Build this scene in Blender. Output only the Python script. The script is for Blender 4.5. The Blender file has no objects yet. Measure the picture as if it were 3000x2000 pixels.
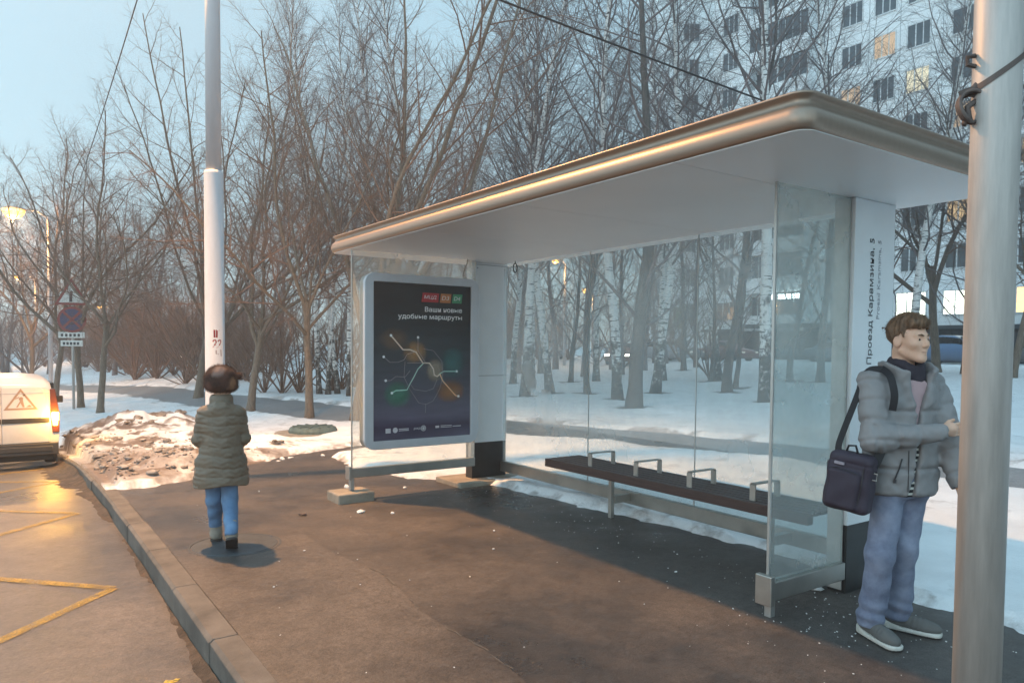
import bpy, math, random
import numpy as np
from mathutils import Vector, Matrix

S = bpy.context.scene
COL = S.collection
R = math.radians
# ------------------------------------------------------------------ camera, world, light, exposure
HCAM = 1.55
YAW, PITCH, ROLL = math.atan(1500/2156), math.atan(86/2156), .0087
sa, ca = math.sin(YAW), math.cos(YAW)
_c, _r, _up = Vector((sa, ca, 0)), Vector((ca, -sa, 0)), Vector((0, 0, 1))
_fw = _c*math.cos(PITCH)-_up*math.sin(PITCH)
_cu = _c*math.sin(PITCH)+_up*math.cos(PITCH)
_R = _r*math.cos(ROLL)+_cu*math.sin(ROLL)
_U = -_r*math.sin(ROLL)+_cu*math.cos(ROLL)
cam_d = bpy.data.cameras.new('camera')
cam = bpy.data.objects.new('camera', cam_d)
COL.objects.link(cam)
cam.matrix_world = Matrix(((_R.x, _U.x, -_fw.x, 0), (_R.y, _U.y, -_fw.y, 0), (_R.z, _U.z, -_fw.z, HCAM), (0, 0, 0, 1)))
cam_d.sensor_width = 36
cam_d.lens = 36*2156/3000
cam_d.shift_y = 100/3000
cam_d.clip_start = .05
cam_d.clip_end = 3000
S.camera = cam

W = bpy.data.worlds.new('World')
S.world = W
W.use_nodes = True
nt = W.node_tree
bg = nt.nodes['Background']
SUN_EL, SUN_ROT = R(3.5), R(268)
sky = nt.nodes.new('ShaderNodeTexSky')
sky.sky_type = 'NISHITA'
sky.sun_disc = False
sky.sun_elevation = SUN_EL
sky.sun_rotation = SUN_ROT
sky.air_density = 1.0
sky.dust_density = .6
sky.ozone_density = 3.0
# high thin overcast: an even pale veil over the dusk sky
veil = nt.nodes.new('ShaderNodeMix')
veil.data_type = 'RGBA'
veil.inputs[0].default_value = .62
geo = nt.nodes.new('ShaderNodeTexCoord')
sep = nt.nodes.new('ShaderNodeSeparateXYZ')
ramp = nt.nodes.new('ShaderNodeValToRGB')
ramp.color_ramp.elements[0].position = 0.0
ramp.color_ramp.elements[0].color = (5.9, 7.4, 7.9, 1)
ramp.color_ramp.elements[1].position = .75
ramp.color_ramp.elements[1].color = (3.0, 4.9, 6.0, 1)
e = ramp.color_ramp.elements.new(.18)
e.color = (4.9, 7.0, 7.8, 1)
nt.links.new(geo.outputs['Generated'], sep.inputs[0])
nt.links.new(sep.outputs['Z'], ramp.inputs[0])
nt.links.new(sky.outputs[0], veil.inputs[6])
nt.links.new(ramp.outputs[0], veil.inputs[7])
# the sky is brighter and a little warmer on the side of the afterglow, across the road
dotn = nt.nodes.new('ShaderNodeVectorMath')
dotn.operation = 'DOT_PRODUCT'
dotn.inputs[1].default_value = (-.93, -.25, .3)
nt.links.new(geo.outputs['Generated'], dotn.inputs[0])
azr = nt.nodes.new('ShaderNodeMapRange')
azr.inputs[1].default_value = -.28
azr.inputs[2].default_value = .85
azr.inputs[3].default_value = .69
azr.inputs[4].default_value = 1.35
nt.links.new(dotn.outputs['Value'], azr.inputs[0])
azm = nt.nodes.new('ShaderNodeVectorMath')
azm.operation = 'SCALE'
nt.links.new(veil.outputs[2], azm.inputs[0])
nt.links.new(azr.outputs[0], azm.inputs['Scale'])
nt.links.new(azm.outputs[0], bg.inputs[0])
bg.inputs[1].default_value = .165

sun_d = bpy.data.lights.new('sun', 'SUN')
sun_d.energy = .12
sun_d.angle = R(30)
sun_d.color = (1, .93, .88)
sun = bpy.data.objects.new('sun', sun_d)
COL.objects.link(sun)
_sd = Vector((math.sin(SUN_ROT)*math.cos(SUN_EL+.3), math.cos(SUN_ROT)*math.cos(SUN_EL+.3), math.sin(SUN_EL+.3)))
sun.rotation_euler = _sd.to_track_quat('Z', 'Y').to_euler()
sun['kind'] = 'structure'

S.view_settings.view_transform = 'Standard'
S.view_settings.look = 'None'
S.view_settings.exposure = .86
S.view_settings.gamma = 1
S.cycles.max_bounces = 8
S.cycles.diffuse_bounces = 3
S.cycles.glossy_bounces = 4
S.cycles.transmission_bounces = 4
S.cycles.transparent_max_bounces = 16
S.cycles.caustics_reflective = False
S.cycles.caustics_refractive = False
S.cycles.sample_clamp_indirect = 4

# ------------------------------------------------------------------ helpers
def tag(o, label=None, cat=None, group=None, kind=None):
    if label: o['label'] = label
    if cat: o['category'] = cat
    if group: o['group'] = group
    if kind: o['kind'] = kind
    return o

def thing(name, label, cat, loc=(0, 0, 0), rz=0., group=None):
    o = bpy.data.objects.new(name, None)
    COL.objects.link(o)
    o.location = loc
    o.rotation_euler = (0, 0, rz)
    o.empty_display_size = .1
    return tag(o, label, cat, group)

def mesh_np(name, v, f, smooth=False):
    v = np.asarray(v, np.float32)
    f = np.asarray(f, np.int32)
    me = bpy.data.meshes.new(name)
    me.vertices.add(len(v))
    me.vertices.foreach_set('co', v.ravel())
    k = f.shape[1]
    me.loops.add(f.size)
    me.loops.foreach_set('vertex_index', f.ravel())
    me.polygons.add(len(f))
    me.polygons.foreach_set('loop_start', np.arange(0, f.size, k, dtype=np.int32))
    me.polygons.foreach_set('loop_total', np.full(len(f), k, np.int32))
    if smooth: me.polygons.foreach_set('use_smooth', np.ones(len(f), bool))
    me.update(calc_edges=True)
    return me

def link(name, me, m, parent=None, bevel=0, loc=None):
    o = bpy.data.objects.new(name, me)
    COL.objects.link(o)
    if m is not None:
        for x in (m if isinstance(m, (list, tuple)) else [m]): me.materials.append(x)
    if parent: o.parent = parent
    if loc: o.location = loc
    if bevel:
        b = o.modifiers.new('bevel', 'BEVEL')
        b.width = bevel
        b.segments = 2
        b.limit_method = 'ANGLE'
        b.angle_limit = R(40)
    return o

def copy_tree(o, parent=None):
    c = o.copy()
    COL.objects.link(c)
    if parent:
        c.parent = parent
        c.matrix_parent_inverse = o.matrix_parent_inverse
    for ch in list(o.children): copy_tree(ch, c)
    return c

class MB:
    def __init__(s): s.v = []; s.f = []; s.m = []; s.mi = 0
    def add(s, v, f):
        n = len(s.v)
        s.v += [tuple(map(float, p)) for p in v]
        s.f += [tuple(i+n for i in q) for q in f]
        s.m += [s.mi]*len(f)
        return s
    def box(s, x0, x1, y0, y1, z0, z1, M=None):
        v = [Vector(p) for p in ((x0, y0, z0), (x1, y0, z0), (x1, y1, z0), (x0, y1, z0), (x0, y0, z1), (x1, y0, z1), (x1, y1, z1), (x0, y1, z1))]
        if M is not None: v = [M @ p for p in v]
        return s.add(v, [(0, 3, 2, 1), (4, 5, 6, 7), (0, 1, 5, 4), (1, 2, 6, 5), (2, 3, 7, 6), (3, 0, 4, 7)])
    def prism(s, poly, ax, a, b, M=None):
        """polygon in the plane across axis ax, extruded from a to b"""
        n = len(poly)
        def P(q, t):
            p = {'x': (t, q[0], q[1]), 'y': (q[0], t, q[1]), 'z': (q[0], q[1], t)}[ax]
            p = Vector(p)
            return M @ p if M is not None else p
        v = [P(q, a) for q in poly]+[P(q, b) for q in poly]
        f = [tuple(range(n)), tuple(range(2*n-1, n-1, -1))]
        f += [((i+1) % n, i, i+n, (i+1) % n+n) for i in range(n)]
        return s.add(v, f)
    def tube(s, pts, r, n=8, caps=True):
        pts = [Vector(p) for p in pts]
        rs = r if isinstance(r, (list, tuple)) else [r]*len(pts)
        v = []; f = []
        up = Vector((.13, .31, .94))
        for i, p in enumerate(pts):
            t = (pts[min(i+1, len(pts)-1)]-pts[max(i-1, 0)]).normalized()
            if abs(t.dot(up)) > .98: up = Vector((.9, .1, .2))
            a = t.cross(up).normalized()
            b = t.cross(a)
            up = -b if i < 0 else up
            for k in range(n):
                w = 2*math.pi*k/n
                v.append(p+a*math.cos(w)*rs[i]+b*math.sin(w)*rs[i])
        for i in range(len(pts)-1):
            for k in range(n):
                k2 = (k+1) % n
                f.append((i*n+k, i*n+k2, (i+1)*n+k2, (i+1)*n+k))
        if caps:
            f.append(tuple(range(n-1, -1, -1)))
            f.append(tuple(range((len(pts)-1)*n, len(pts)*n)))
        return s.add(v, f)
    def lathe(s, prof, n=24, c=(0, 0, 0), M=None):
        v = []; f = []
        for (r, z) in prof:
            for k in range(n):
                w = 2*math.pi*k/n
                p = Vector((c[0]+r*math.cos(w), c[1]+r*math.sin(w), c[2]+z))
                v.append(M @ p if M is not None else p)
        for i in range(len(prof)-1):
            for k in range(n):
                k2 = (k+1) % n
                f.append((i*n+k, i*n+k2, (i+1)*n+k2, (i+1)*n+k))
        f.append(tuple(range(n-1, -1, -1)))
        f.append(tuple(range((len(prof)-1)*n, len(prof)*n)))
        return s.add(v, f)
    def ribbon(s, pts, w, nrm, t=.002):
        """flat strip of width w along pts, lying across normal nrm"""
        pts = [Vector(p) for p in pts]
        nrm = Vector(nrm).normalized()
        v = []; f = []
        for i, p in enumerate(pts):
            d = (pts[min(i+1, len(pts)-1)]-pts[max(i-1, 0)]).normalized()
            a = d.cross(nrm).normalized()*w/2
            v += [p-a, p+a, p+a+nrm*t, p-a+nrm*t]
        for i in range(len(pts)-1):
            for k in range(4):
                k2 = (k+1) % 4
                f.append((i*4+k, (i+1)*4+k, (i+1)*4+k2, i*4+k2))
        f += [(0, 1, 2, 3), tuple(reversed(range(len(v)-4, len(v))))]
        return s.add(v, f)
    def mesh(s, name, smooth=False):
        me = bpy.data.meshes.new(name)
        me.from_pydata(s.v, [], s.f)
        me.polygons.foreach_set('material_index', s.m)
        if smooth: me.polygons.foreach_set('use_smooth', [True]*len(s.f))
        me.update()
        return me
    def build(s, name, m, parent=None, smooth=False, bevel=0, loc=None):
        return link(name, s.mesh(name, smooth), m, parent, bevel, loc)

def rrect(x0, x1, y0, y1, r, n=6):
    P = []
    for cx, cy, a0 in ((x1-r, y1-r, 0), (x0+r, y1-r, 90), (x0+r, y0+r, 180), (x1-r, y0+r, 270)):
        for i in range(n+1):
            a = R(a0+90*i/n)
            P.append((cx+r*math.cos(a), cy+r*math.sin(a)))
    return P

def text_mesh(txt, width=None, height=None, shear=0, bold=0., depth=.0008):
    """writing as a thin solid mesh in the xy plane, lower left corner at the origin"""
    cu = bpy.data.curves.new('writing', 'FONT')
    cu.body = txt
    cu.size = 1
    cu.extrude = .01
    cu.offset = bold
    cu.shear = shear
    cu.resolution_u = 3
    ob = bpy.data.objects.new('writing', cu)
    COL.objects.link(ob)
    dg = bpy.context.evaluated_depsgraph_get()
    me = bpy.data.meshes.new_from_object(ob.evaluated_get(dg))
    COL.objects.unlink(ob)
    bpy.data.objects.remove(ob)
    co = np.array([v.co[:] for v in me.vertices])
    lo, hi = co.min(0), co.max(0)
    k = width/(hi[0]-lo[0]) if width else height/(hi[1]-lo[1])
    ky = height/(hi[1]-lo[1]) if height else k
    co = (co-lo)*[k, ky, depth/.02]
    for v, p in zip(me.vertices, co): v.co = p
    me.update()
    me.materials.clear()
    return me

# ------------------------------------------------------------------ materials
def nodes(name):
    m = bpy.data.materials.new(name)
    m.use_nodes = True
    t = m.node_tree
    return m, t, t.nodes['Principled BSDF']

def noise(t, scale, detail=4, rough=.6, vec=None, coord='Object', stretch=None):
    n = t.nodes.new('ShaderNodeTexNoise')
    n.inputs['Scale'].default_value = scale
    n.inputs['Detail'].default_value = detail
    n.inputs['Roughness'].default_value = rough
    tc = t.nodes.new('ShaderNodeTexCoord')
    if stretch:
        mp = t.nodes.new('ShaderNodeMapping')
        mp.inputs['Scale'].default_value = stretch
        t.links.new(tc.outputs[coord], mp.inputs[0])
        t.links.new(mp.outputs[0], n.inputs['Vector'])
    else: t.links.new(tc.outputs[coord], n.inputs['Vector'])
    return n

def cramp(t, src, stops):
    r = t.nodes.new('ShaderNodeValToRGB')
    el = r.color_ramp.elements
    while len(el) < len(stops): el.new(.5)
    for e_, (p, c) in zip(el, stops):
        e_.position = p
        e_.color = (*c, 1) if len(c) == 3 else c
    t.links.new(src, r.inputs[0])
    return r

def mixc(t, fac, a, b, mode='MIX'):
    m = t.nodes.new('ShaderNodeMix')
    m.data_type = 'RGBA'
    m.blend_type = mode
    for i, x in ((0, fac), (6, a), (7, b)):
        if isinstance(x, (int, float)): m.inputs[i].default_value = x
        elif isinstance(x, tuple): m.inputs[i].default_value = (*x, 1)
        else: t.links.new(x, m.inputs[i])
    return m.outputs[2]

def bump(t, p, src, strength=.3, dist=.01):
    b = t.nodes.new('ShaderNodeBump')
    b.inputs['Strength'].default_value = strength
    b.inputs['Distance'].default_value = dist
    t.links.new(src, b.inputs['Height'])
    t.links.new(b.outputs[0], p.inputs['Normal'])
    return b

def mat(name, col, rough=.6, metal=0, var=.15, scale=6., bmp=0, bscale=60., bdist=.004, col2=None, stretch=None, rvar=0):
    """a plain surface with worn, uneven colour"""
    m, t, p = nodes(name)
    n = noise(t, scale, 5, .65, stretch=stretch)
    lo = tuple(x*(1-var) for x in col)
    hi = col2 if col2 else tuple(min(1, x*(1+var)) for x in col)
    r = cramp(t, n.outputs[0], [(.3, lo), (.7, hi)])
    t.links.new(r.outputs[0], p.inputs['Base Color'])
    p.inputs['Roughness'].default_value = rough
    p.inputs['Metallic'].default_value = metal
    if rvar:
        rr = cramp(t, n.outputs[0], [(.3, (rough-rvar,)*3), (.7, (rough+rvar,)*3)])
        t.links.new(rr.outputs[0], p.inputs['Roughness'])
    if bmp:
        b = noise(t, bscale, 4, .6)
        bump(t, p, b.outputs[0], bmp, bdist)
    return m

def emis(name, col, strength):
    m, t, p = nodes(name)
    p.inputs['Base Color'].default_value = (*[min(1, x*.8) for x in col], 1)
    p.inputs['Emission Color'].default_value = (*col, 1)
    p.inputs['Emission Strength'].default_value = strength
    return m

def asphalt_mat(name, lo, hi, r0, r1, speck=.5):
    m, t, p = nodes(name)
    big = noise(t, .55, 6, .65)
    mid = noise(t, 7, 5, .6)
    fine = noise(t, 110, 3, .75)
    grain = noise(t, 22, 5, .85)
    c = cramp(t, big.outputs[0], [(.32, lo), (.68, hi)]).outputs[0]
    c = mixc(t, .5, c, cramp(t, mid.outputs[0], [(.3, (.35,)*3), (.7, (.7,)*3)]).outputs[0], 'OVERLAY')
    c = mixc(t, speck*.7, c, cramp(t, grain.outputs[0], [(.36, (.28,)*3), (.64, (.74,)*3)]).outputs[0], 'OVERLAY')
    c = mixc(t, speck, c, cramp(t, fine.outputs[0], [(.35, (.3,)*3), (.68, (.75,)*3)]).outputs[0], 'OVERLAY')
    t.links.new(c, p.inputs['Base Color'])
    rr = cramp(t, big.outputs[0], [(.35, (r0,)*3), (.65, (r1,)*3)])
    t.links.new(rr.outputs[0], p.inputs['Roughness'])
    bump(t, p, grain.outputs[0], .5, .008)
    return m

M = {}
M['pavement'] = asphalt_mat('wet pavement asphalt', (.027, .024, .024), (.096, .080, .070), .25, .75, .9)
M['pavement_old'] = asphalt_mat('older pavement asphalt', (.050, .042, .038), (.112, .094, .082), .35, .75, .9)
M['road'] = asphalt_mat('wet road asphalt', (.07, .058, .051), (.14, .118, .103), .26, .5, .7)
M['path'] = asphalt_mat('path asphalt', (.17, .18, .19), (.26, .27, .28), .35, .6)
M['kerb'] = mat('kerb concrete', (.125, .11, .095), .8, var=.4, scale=3, bmp=.5, bscale=90)
M['concrete'] = mat('rough concrete', (.27, .235, .19), .85, var=.3, scale=5, bmp=.6, bscale=70)
M['grit'] = mat('gutter grit', (.075, .055, .04), .9, var=.6, scale=9, bmp=.8, bscale=60, bdist=.02)
M['yellow'] = mat('worn yellow road paint', (.50, .30, .04), .5, var=.3, scale=14, col2=(.58, .38, .08))
def worn(m_):
    t_ = m_.node_tree
    n_ = noise(t_, 9, 6, .8)
    n2_ = noise(t_, 70, 3, .7)
    s_ = t_.nodes.new('ShaderNodeMath')
    s_.operation = 'ADD'
    t_.links.new(n_.outputs[0], s_.inputs[0])
    t_.links.new(n2_.outputs[0], s_.inputs[1])
    r_ = cramp(t_, s_.outputs[0], [(.42, (0, 0, 0)), (.60, (.8,)*3)])
    md = t_.nodes.new('ShaderNodeMath')
    md.operation = 'MULTIPLY'
    md.inputs[1].default_value = .5
    t_.links.new(s_.outputs[0], md.inputs[0])
    t_.links.new(md.outputs[0], r_.inputs[0])
    t_.links.new(r_.outputs[0], t_.nodes['Principled BSDF'].inputs['Alpha'])
M['wrapper'] = mat('yellow paper', (.6, .38, .05), .5)
worn(M['yellow'])
M['white_panel'] = mat('white coated panel', (.74, .75, .76), .42, var=.05, scale=2.5)
M['soffit'] = mat('white ceiling panel', (.78, .78, .78), .38, var=.03, scale=1.5)
M['steel'] = mat('dull stainless steel', (.42, .40, .37), .38, .85, var=.12, scale=5, rvar=.08)
M['fascia'] = mat('brushed roof edge metal', (.33, .25, .195), .42, .7, var=.06, scale=2, stretch=(30, .4, 4))
M['alu'] = mat('grey aluminium', (.5, .49, .47), .42, .75, var=.08, scale=6)
M['black'] = mat('black base cladding', (.018, .019, .02), .5, var=.3, scale=7)
M['wood'] = mat('dark stained bench wood', (.055, .03, .026), .5, var=.35, scale=4, stretch=(20, 1, 20), bmp=.2)
M['seam'] = mat('dark joint', (.03, .03, .03), .9)
M['pole'] = mat('painted grey pole', (.52, .53, .56), .6, .1, var=.08, scale=3, stretch=(2, 2, .4))
M['galv'] = mat('galvanised zinc', (.44, .40, .37), .5, .22, var=.2, scale=7, rvar=.08, stretch=(3.2, 3.2, .35), bmp=.12, bscale=30)
M['rust'] = mat('rusty strap', (.12, .09, .08), .7, .3, var=.3, scale=15)
M['red_paint'] = mat('red brush paint', (.48, .02, .02), .6)
M['dark_paint'] = mat('faded dark brush paint', (.22, .1, .1), .6)
M['cable'] = mat('black cable', (.012, .012, .013), .6)
M['ink'] = mat('black lettering', (.02, .02, .025), .5)
M['grey_ink'] = mat('grey lettering', (.36, .36, .40), .5)
M['white_ink'] = mat('white lettering', (.8, .8, .8), .5)
M['hatch'] = mat('green painted cast lid', (.085, .125, .12), .7, var=.3, scale=12, bmp=.5)
M['disc_grey'] = mat('dark grey disc', (.052, .06, .068), .55, .1, var=.3, scale=12, bmp=.5, bscale=50)
M['ice'] = mat('ice crumbs', (.75, .75, .74), .5)
M['slush'] = mat('dirty frozen snow', (.16, .115, .085), .85, var=.75, scale=5, bmp=.7, bscale=25, bdist=.02, col2=(.52, .46, .41))
M['bark'] = mat('brown bark', (.17, .13, .098), .9, var=.4, scale=9, bmp=.8, bscale=25, bdist=.02, stretch=(3, 3, .5))
M['twig'] = mat('brown twigs', (.19, .115, .085), .85, var=.35, scale=2)
M['dark_bark'] = mat('dark bark', (.10, .088, .08), .9, var=.35, scale=9, bmp=.7, bscale=25, bdist=.02, stretch=(3, 3, .5))
M['grey_twig'] = mat('grey brown twigs', (.17, .138, .135), .85, var=.3, scale=2)

def birch_mat():
    m, t, p = nodes('birch bark')
    marks = noise(t, 2.2, 3, .55, stretch=(1.6, 1.6, 9))
    big = noise(t, 2.4, 6, .75, stretch=(2.2, 2.2, 1.5))
    tc = t.nodes.new('ShaderNodeTexCoord')
    sp = t.nodes.new('ShaderNodeSeparateXYZ')
    t.links.new(tc.outputs['Object'], sp.inputs[0])
    mr = t.nodes.new('ShaderNodeMapRange')
    mr.inputs[1].default_value = .1
    mr.inputs[2].default_value = 4.5
    mr.inputs[3].default_value = .30
    mr.inputs[4].default_value = -.06
    t.links.new(sp.outputs['Z'], mr.inputs[0])
    ad = t.nodes.new('ShaderNodeMath')
    ad.operation = 'ADD'
    t.links.new(big.outputs[0], ad.inputs[0])
    t.links.new(mr.outputs[0], ad.inputs[1])
    rough = cramp(t, ad.outputs[0], [(.62, (0, 0, 0)), (.72, (1, 1, 1))]).outputs[0]
    dark = cramp(t, marks.outputs[0], [(.57, (0, 0, 0)), (.63, (1, 1, 1))]).outputs[0]
    c = mixc(t, dark, (.78, .75, .72), (.05, .043, .04))
    c = mixc(t, rough, c, (.05, .045, .04))
    t.links.new(c, p.inputs['Base Color'])
    p.inputs['Roughness'].default_value = .75
    return m
M['birch'] = birch_mat()

def glass_mat(name, tint, film, fscale=1.2):
    m, t, p = nodes(name)
    out = t.nodes['Material Output']
    tr = t.nodes.new('ShaderNodeBsdfTransparent')
    tr.inputs[0].default_value = (*tint, 1)
    gl = t.nodes.new('ShaderNodeBsdfGlossy')
    gl.inputs['Roughness'].default_value = .015
    fr = t.nodes.new('ShaderNodeFresnel')
    fr.inputs[0].default_value = 1.35
    a = t.nodes.new('ShaderNodeMixShader')
    ge = t.nodes.new('ShaderNodeNewGeometry')
    inv = t.nodes.new('ShaderNodeMath')
    inv.operation = 'SUBTRACT'
    inv.inputs[0].default_value = 1
    t.links.new(ge.outputs['Backfacing'], inv.inputs[1])
    fm_ = t.nodes.new('ShaderNodeMath')
    fm_.operation = 'MULTIPLY'
    t.links.new(fr.outputs[0], fm_.inputs[0])
    t.links.new(inv.outputs[0], fm_.inputs[1])
    t.links.new(fm_.outputs[0], a.inputs[0])
    t.links.new(tr.outputs[0], a.inputs[1])
    t.links.new(gl.outputs[0], a.inputs[2])
    df = t.nodes.new('ShaderNodeBsdfDiffuse')
    df.inputs[0].default_value = (.78, .82, .82, 1)
    tl = t.nodes.new('ShaderNodeBsdfTranslucent')
    tl.inputs[0].default_value = (.78, .82, .81, 1)
    d2 = t.nodes.new('ShaderNodeMixShader')
    d2.inputs[0].default_value = .6
    t.links.new(df.outputs[0], d2.inputs[1])
    t.links.new(tl.outputs[0], d2.inputs[2])
    n = noise(t, fscale, 5, .6)
    r = cramp(t, n.outputs[0], [(.3, (film*.35,)*3), (.72, (film,)*3)])
    b = t.nodes.new('ShaderNodeMixShader')
    t.links.new(r.outputs[0], b.inputs[0])
    t.links.new(a.outputs[0], b.inputs[1])
    t.links.new(d2.outputs[0], b.inputs[2])
    t.links.new(b.outputs[0], out.inputs[0])
    return m
M['glass'] = glass_mat('dusty shelter glass', (.94, .97, .97), .34)
M['glass_fog'] = glass_mat('misted greenish glass', (.9, .945, .94), .42)
M['win_dark'] = mat('dark window glass', (.05, .06, .07), .12, var=.5, scale=.7)
M['win_lit'] = emis('lit window', (1, .62, .25), 1.3)
M['win_lit_white'] = emis('lit shop window', (.95, 1, .82), 1.6)
# ------------------------------------------------------------------ the ground
def sst(a, b, x):
    t = np.clip((x-a)/(b-a), 0, 1)
    return t*t*(3-2*t)

def zbase(X, Y):
    X = np.asarray(X, float)
    Y = np.asarray(Y, float)
    t = np.clip(Y-6, 0, 10.3)
    dip = -.6*(t/10.3)**2-.35*sst(15, 27, Y)
    return dip*(1-.8*sst(2, 9, X))+.8*sst(15, 38, X)

def zb(x, y): return float(zbase(x, y))

_tab = np.random.RandomState(7).rand(256, 256)
def vnoise(X, Y):
    xi = np.floor(X).astype(int)
    yi = np.floor(Y).astype(int)
    fx = X-xi
    fy = Y-yi
    fx = fx*fx*(3-2*fx)
    fy = fy*fy*(3-2*fy)
    a = _tab[xi % 256, yi % 256]
    b = _tab[(xi+1) % 256, yi % 256]
    c = _tab[xi % 256, (yi+1) % 256]
    d = _tab[(xi+1) % 256, (yi+1) % 256]
    return a+(b-a)*fx+(c-a)*fy+(a-b-c+d)*fx*fy

def fbm(X, Y, o=4):
    s = 0
    a = .5
    for i in range(o):
        s = s+a*vnoise(X*2**i+17.3*i, Y*2**i+5.1*i)
        a *= .5
    return s

def sd_poly(X, Y, poly):
    """signed distance to a polygon, negative inside"""
    d = np.full(X.shape, 1e9)
    ins = np.zeros(X.shape, bool)
    n = len(poly)
    for i in range(n):
        ax, ay = poly[i]
        bx, by = poly[(i+1) % n]
        ex, ey = bx-ax, by-ay
        t = np.clip(((X-ax)*ex+(Y-ay)*ey)/(ex*ex+ey*ey), 0, 1)
        d = np.minimum(d, np.hypot(X-ax-t*ex, Y-ay-t*ey))
        if ay != by:
            cr = ((ay > Y) != (by > Y)) & (X < ex*(Y-ay)/(by-ay)+ax)
            ins ^= cr
    return np.where(ins, -d, d)

def sd_line(X, Y, pl):
    d = np.full(X.shape, 1e9)
    for (ax, ay), (bx, by) in zip(pl[:-1], pl[1:]):
        ex, ey = bx-ax, by-ay
        t = np.clip(((X-ax)*ex+(Y-ay)*ey)/(ex*ex+ey*ey), 0, 1)
        d = np.minimum(d, np.hypot(X-ax-t*ex, Y-ay-t*ey))
    return d

KX = .87                                                              # road side of the kerb
PAVE = [(KX, -12), (4.55, -12), (4.58, 2.1), (4.82, 3.5), (4.74, 4.3), (4.62, 5.2), (4.58, 6.5), (4.5, 7.2), (3.86, 7.75), (3.78, 9.1), (3.95, 10.35),
        (4.6, 10.75), (6.5, 11.4), (7.8, 11.8), (7.8, 12.6), (6.5, 12.15), (4.74, 11.4), (3.42, 10.9), (2.75, 10.2), (1.8, 9.2), (1.3, 8.95), (KX, 9.0)]
TRACK = [(11.3, -6), (10.3, 3.5), (9.55, 7.5), (8.45, 11.5), (7.35, 17.6), (6.75, 23.8), (6.15, 29.1), (5.2, 37.7), (3, 47), (-2, 60)]
BIRCHES = [(14.38, 19.92), (16.16, 20.8), (18.71, 26.83), (17.15, 19.92), (15.87, 17.01), (13.84, 14.21), (18.74, 18.24), (29.0, 26.15), (20.53, 16.54), (18.13, 13.17), (20.75, 25.28), (24.35, 20.5), (22.15, 17.46), (25.66, 17.6), (25.8, 16.4)]

def axis(segs, grow, end, start_end):
    a = [segs[0][0]]
    for lo, hi, st in segs:
        a += list(np.linspace(lo, hi, int(round((hi-lo)/st))+1)[1:])
    st = segs[-1][2]
    while a[-1] < end:
        st *= grow
        a.append(a[-1]+st)
    st = segs[0][2]
    while a[0] > start_end:
        st *= grow
        a.insert(0, a[0]-st)
    return np.array(a)
gx = axis([(-10, .8, 1.2), (.8, 5.6, .04), (5.6, 11, .08), (11, 30, .22)], 1.25, 900, -900)
gy = axis([(-3, 1, .2), (1, 14, .045), (14, 25, .1), (25, 42, .3)], 1.25, 1200, -500)
GX, GY = np.meshgrid(gx, gy, indexing='ij')
zb_g = zbase(GX, GY)
sd = sd_poly(GX, GY, PAVE)
edge_n = (fbm(GX*2.2, GY*2.2)-.47)*.24+(fbm(GX*9, GY*9, 3)-.45)*.14
depth = np.clip((sd+edge_n)*.5, -.07, .055)
tr = sd_line(GX, GY, TRACK)-.95+(fbm(GX*1.3+9, GY*1.3)-.47)*.5
depth = np.minimum(depth, np.clip(tr*.35, -.07, .06))
depth = depth+np.where(depth > .03, (fbm(GX*.8, GY*.8)-.45)*.09+(fbm(GX*3.2, GY*3.2, 4)-.45)*.035+(fbm(GX*9, GY*9, 3)-.45)*.015, 0)
# heaps left by the plough along the kerb
near = sst(8.8, 9.9, GY)*(1-sst(17, 25, GY))
heap = near*np.exp(-((GX-1.9)/1.5)**2)*(.05+.26*fbm(GX*1.1+3, GY*1.1)**1.3+.20*(fbm(GX*4.5, GY*4.5, 4)-.42)+.10*np.abs(fbm(GX*11, GY*11, 3)-.45))
heap = heap+.55*np.exp(-((GX-2.6)/1.5)**2-((GY-17.0)/2.2)**2)*(.5+fbm(GX*1.7, GY*1.7, 4))
heap = heap+.20*np.exp(-((GX-3.3)/.9)**2-((GY-12.1)/.6)**2)*(.5+fbm(GX*3, GY*3, 4))
heap = heap*.85*sst(.05, .35, sd)*sst(KX-.05, KX+.35, GX)
depth = depth+np.maximum(heap, 0)
depth = np.where(GX < KX+.20, np.where(GY > 8.9, np.minimum(depth, .02+.03*fbm(GX*4, GY*4)), -.07), depth)
depth = np.where((GX < KX+.05) & (GX > -9), -.5, depth)
GZ = zb_g+depth
# how much street dirt lies in the snow: worst at the kerb, clots in the heaps
dirt = near*np.exp(-np.maximum(GX-1.0, 0)/1.25)*np.exp(-np.maximum(GY-10.3, 0)/4.0)*1.1
dirt = dirt+.9*sst(.50, .60, fbm(GX*3.1+40, GY*3.1, 4))*near*np.exp(-((GX-2)/2.2)**2)
dirt = dirt+.8*sst(.5, .62, fbm(GX*2.4+11, GY*2.4+8, 4))*np.exp(-((GX-2.6)/1.7)**2-((GY-17)/2.6)**2)
dirt = dirt+.5*sst(.44, .6, fbm(GX*2, GY*2, 4))*np.exp(-np.maximum(tr, 0)/.45)+.4*sst(.42, .6, fbm(GX*6, GY*6, 4))*np.exp(-np.maximum(sd, 0)/.25)
dirt = dirt+.22*sst(.62, .70, fbm(GX*2.6+70, GY*2.6, 5))*(GX > 4.6)
for bx_, by_ in BIRCHES:
    q = np.hypot((GX-bx_), (GY-by_))+(fbm(GX*3, GY*3, 3)-.45)*.7
    dirt = np.maximum(dirt, (1-sst(.3, .62, q))*.95)
    GZ = GZ-.05*(1-sst(.2, .8, q))
dirt = np.clip(dirt, 0, 1)
nx, ny = GX.shape
idx = np.arange(nx*ny).reshape(nx, ny)
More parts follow.
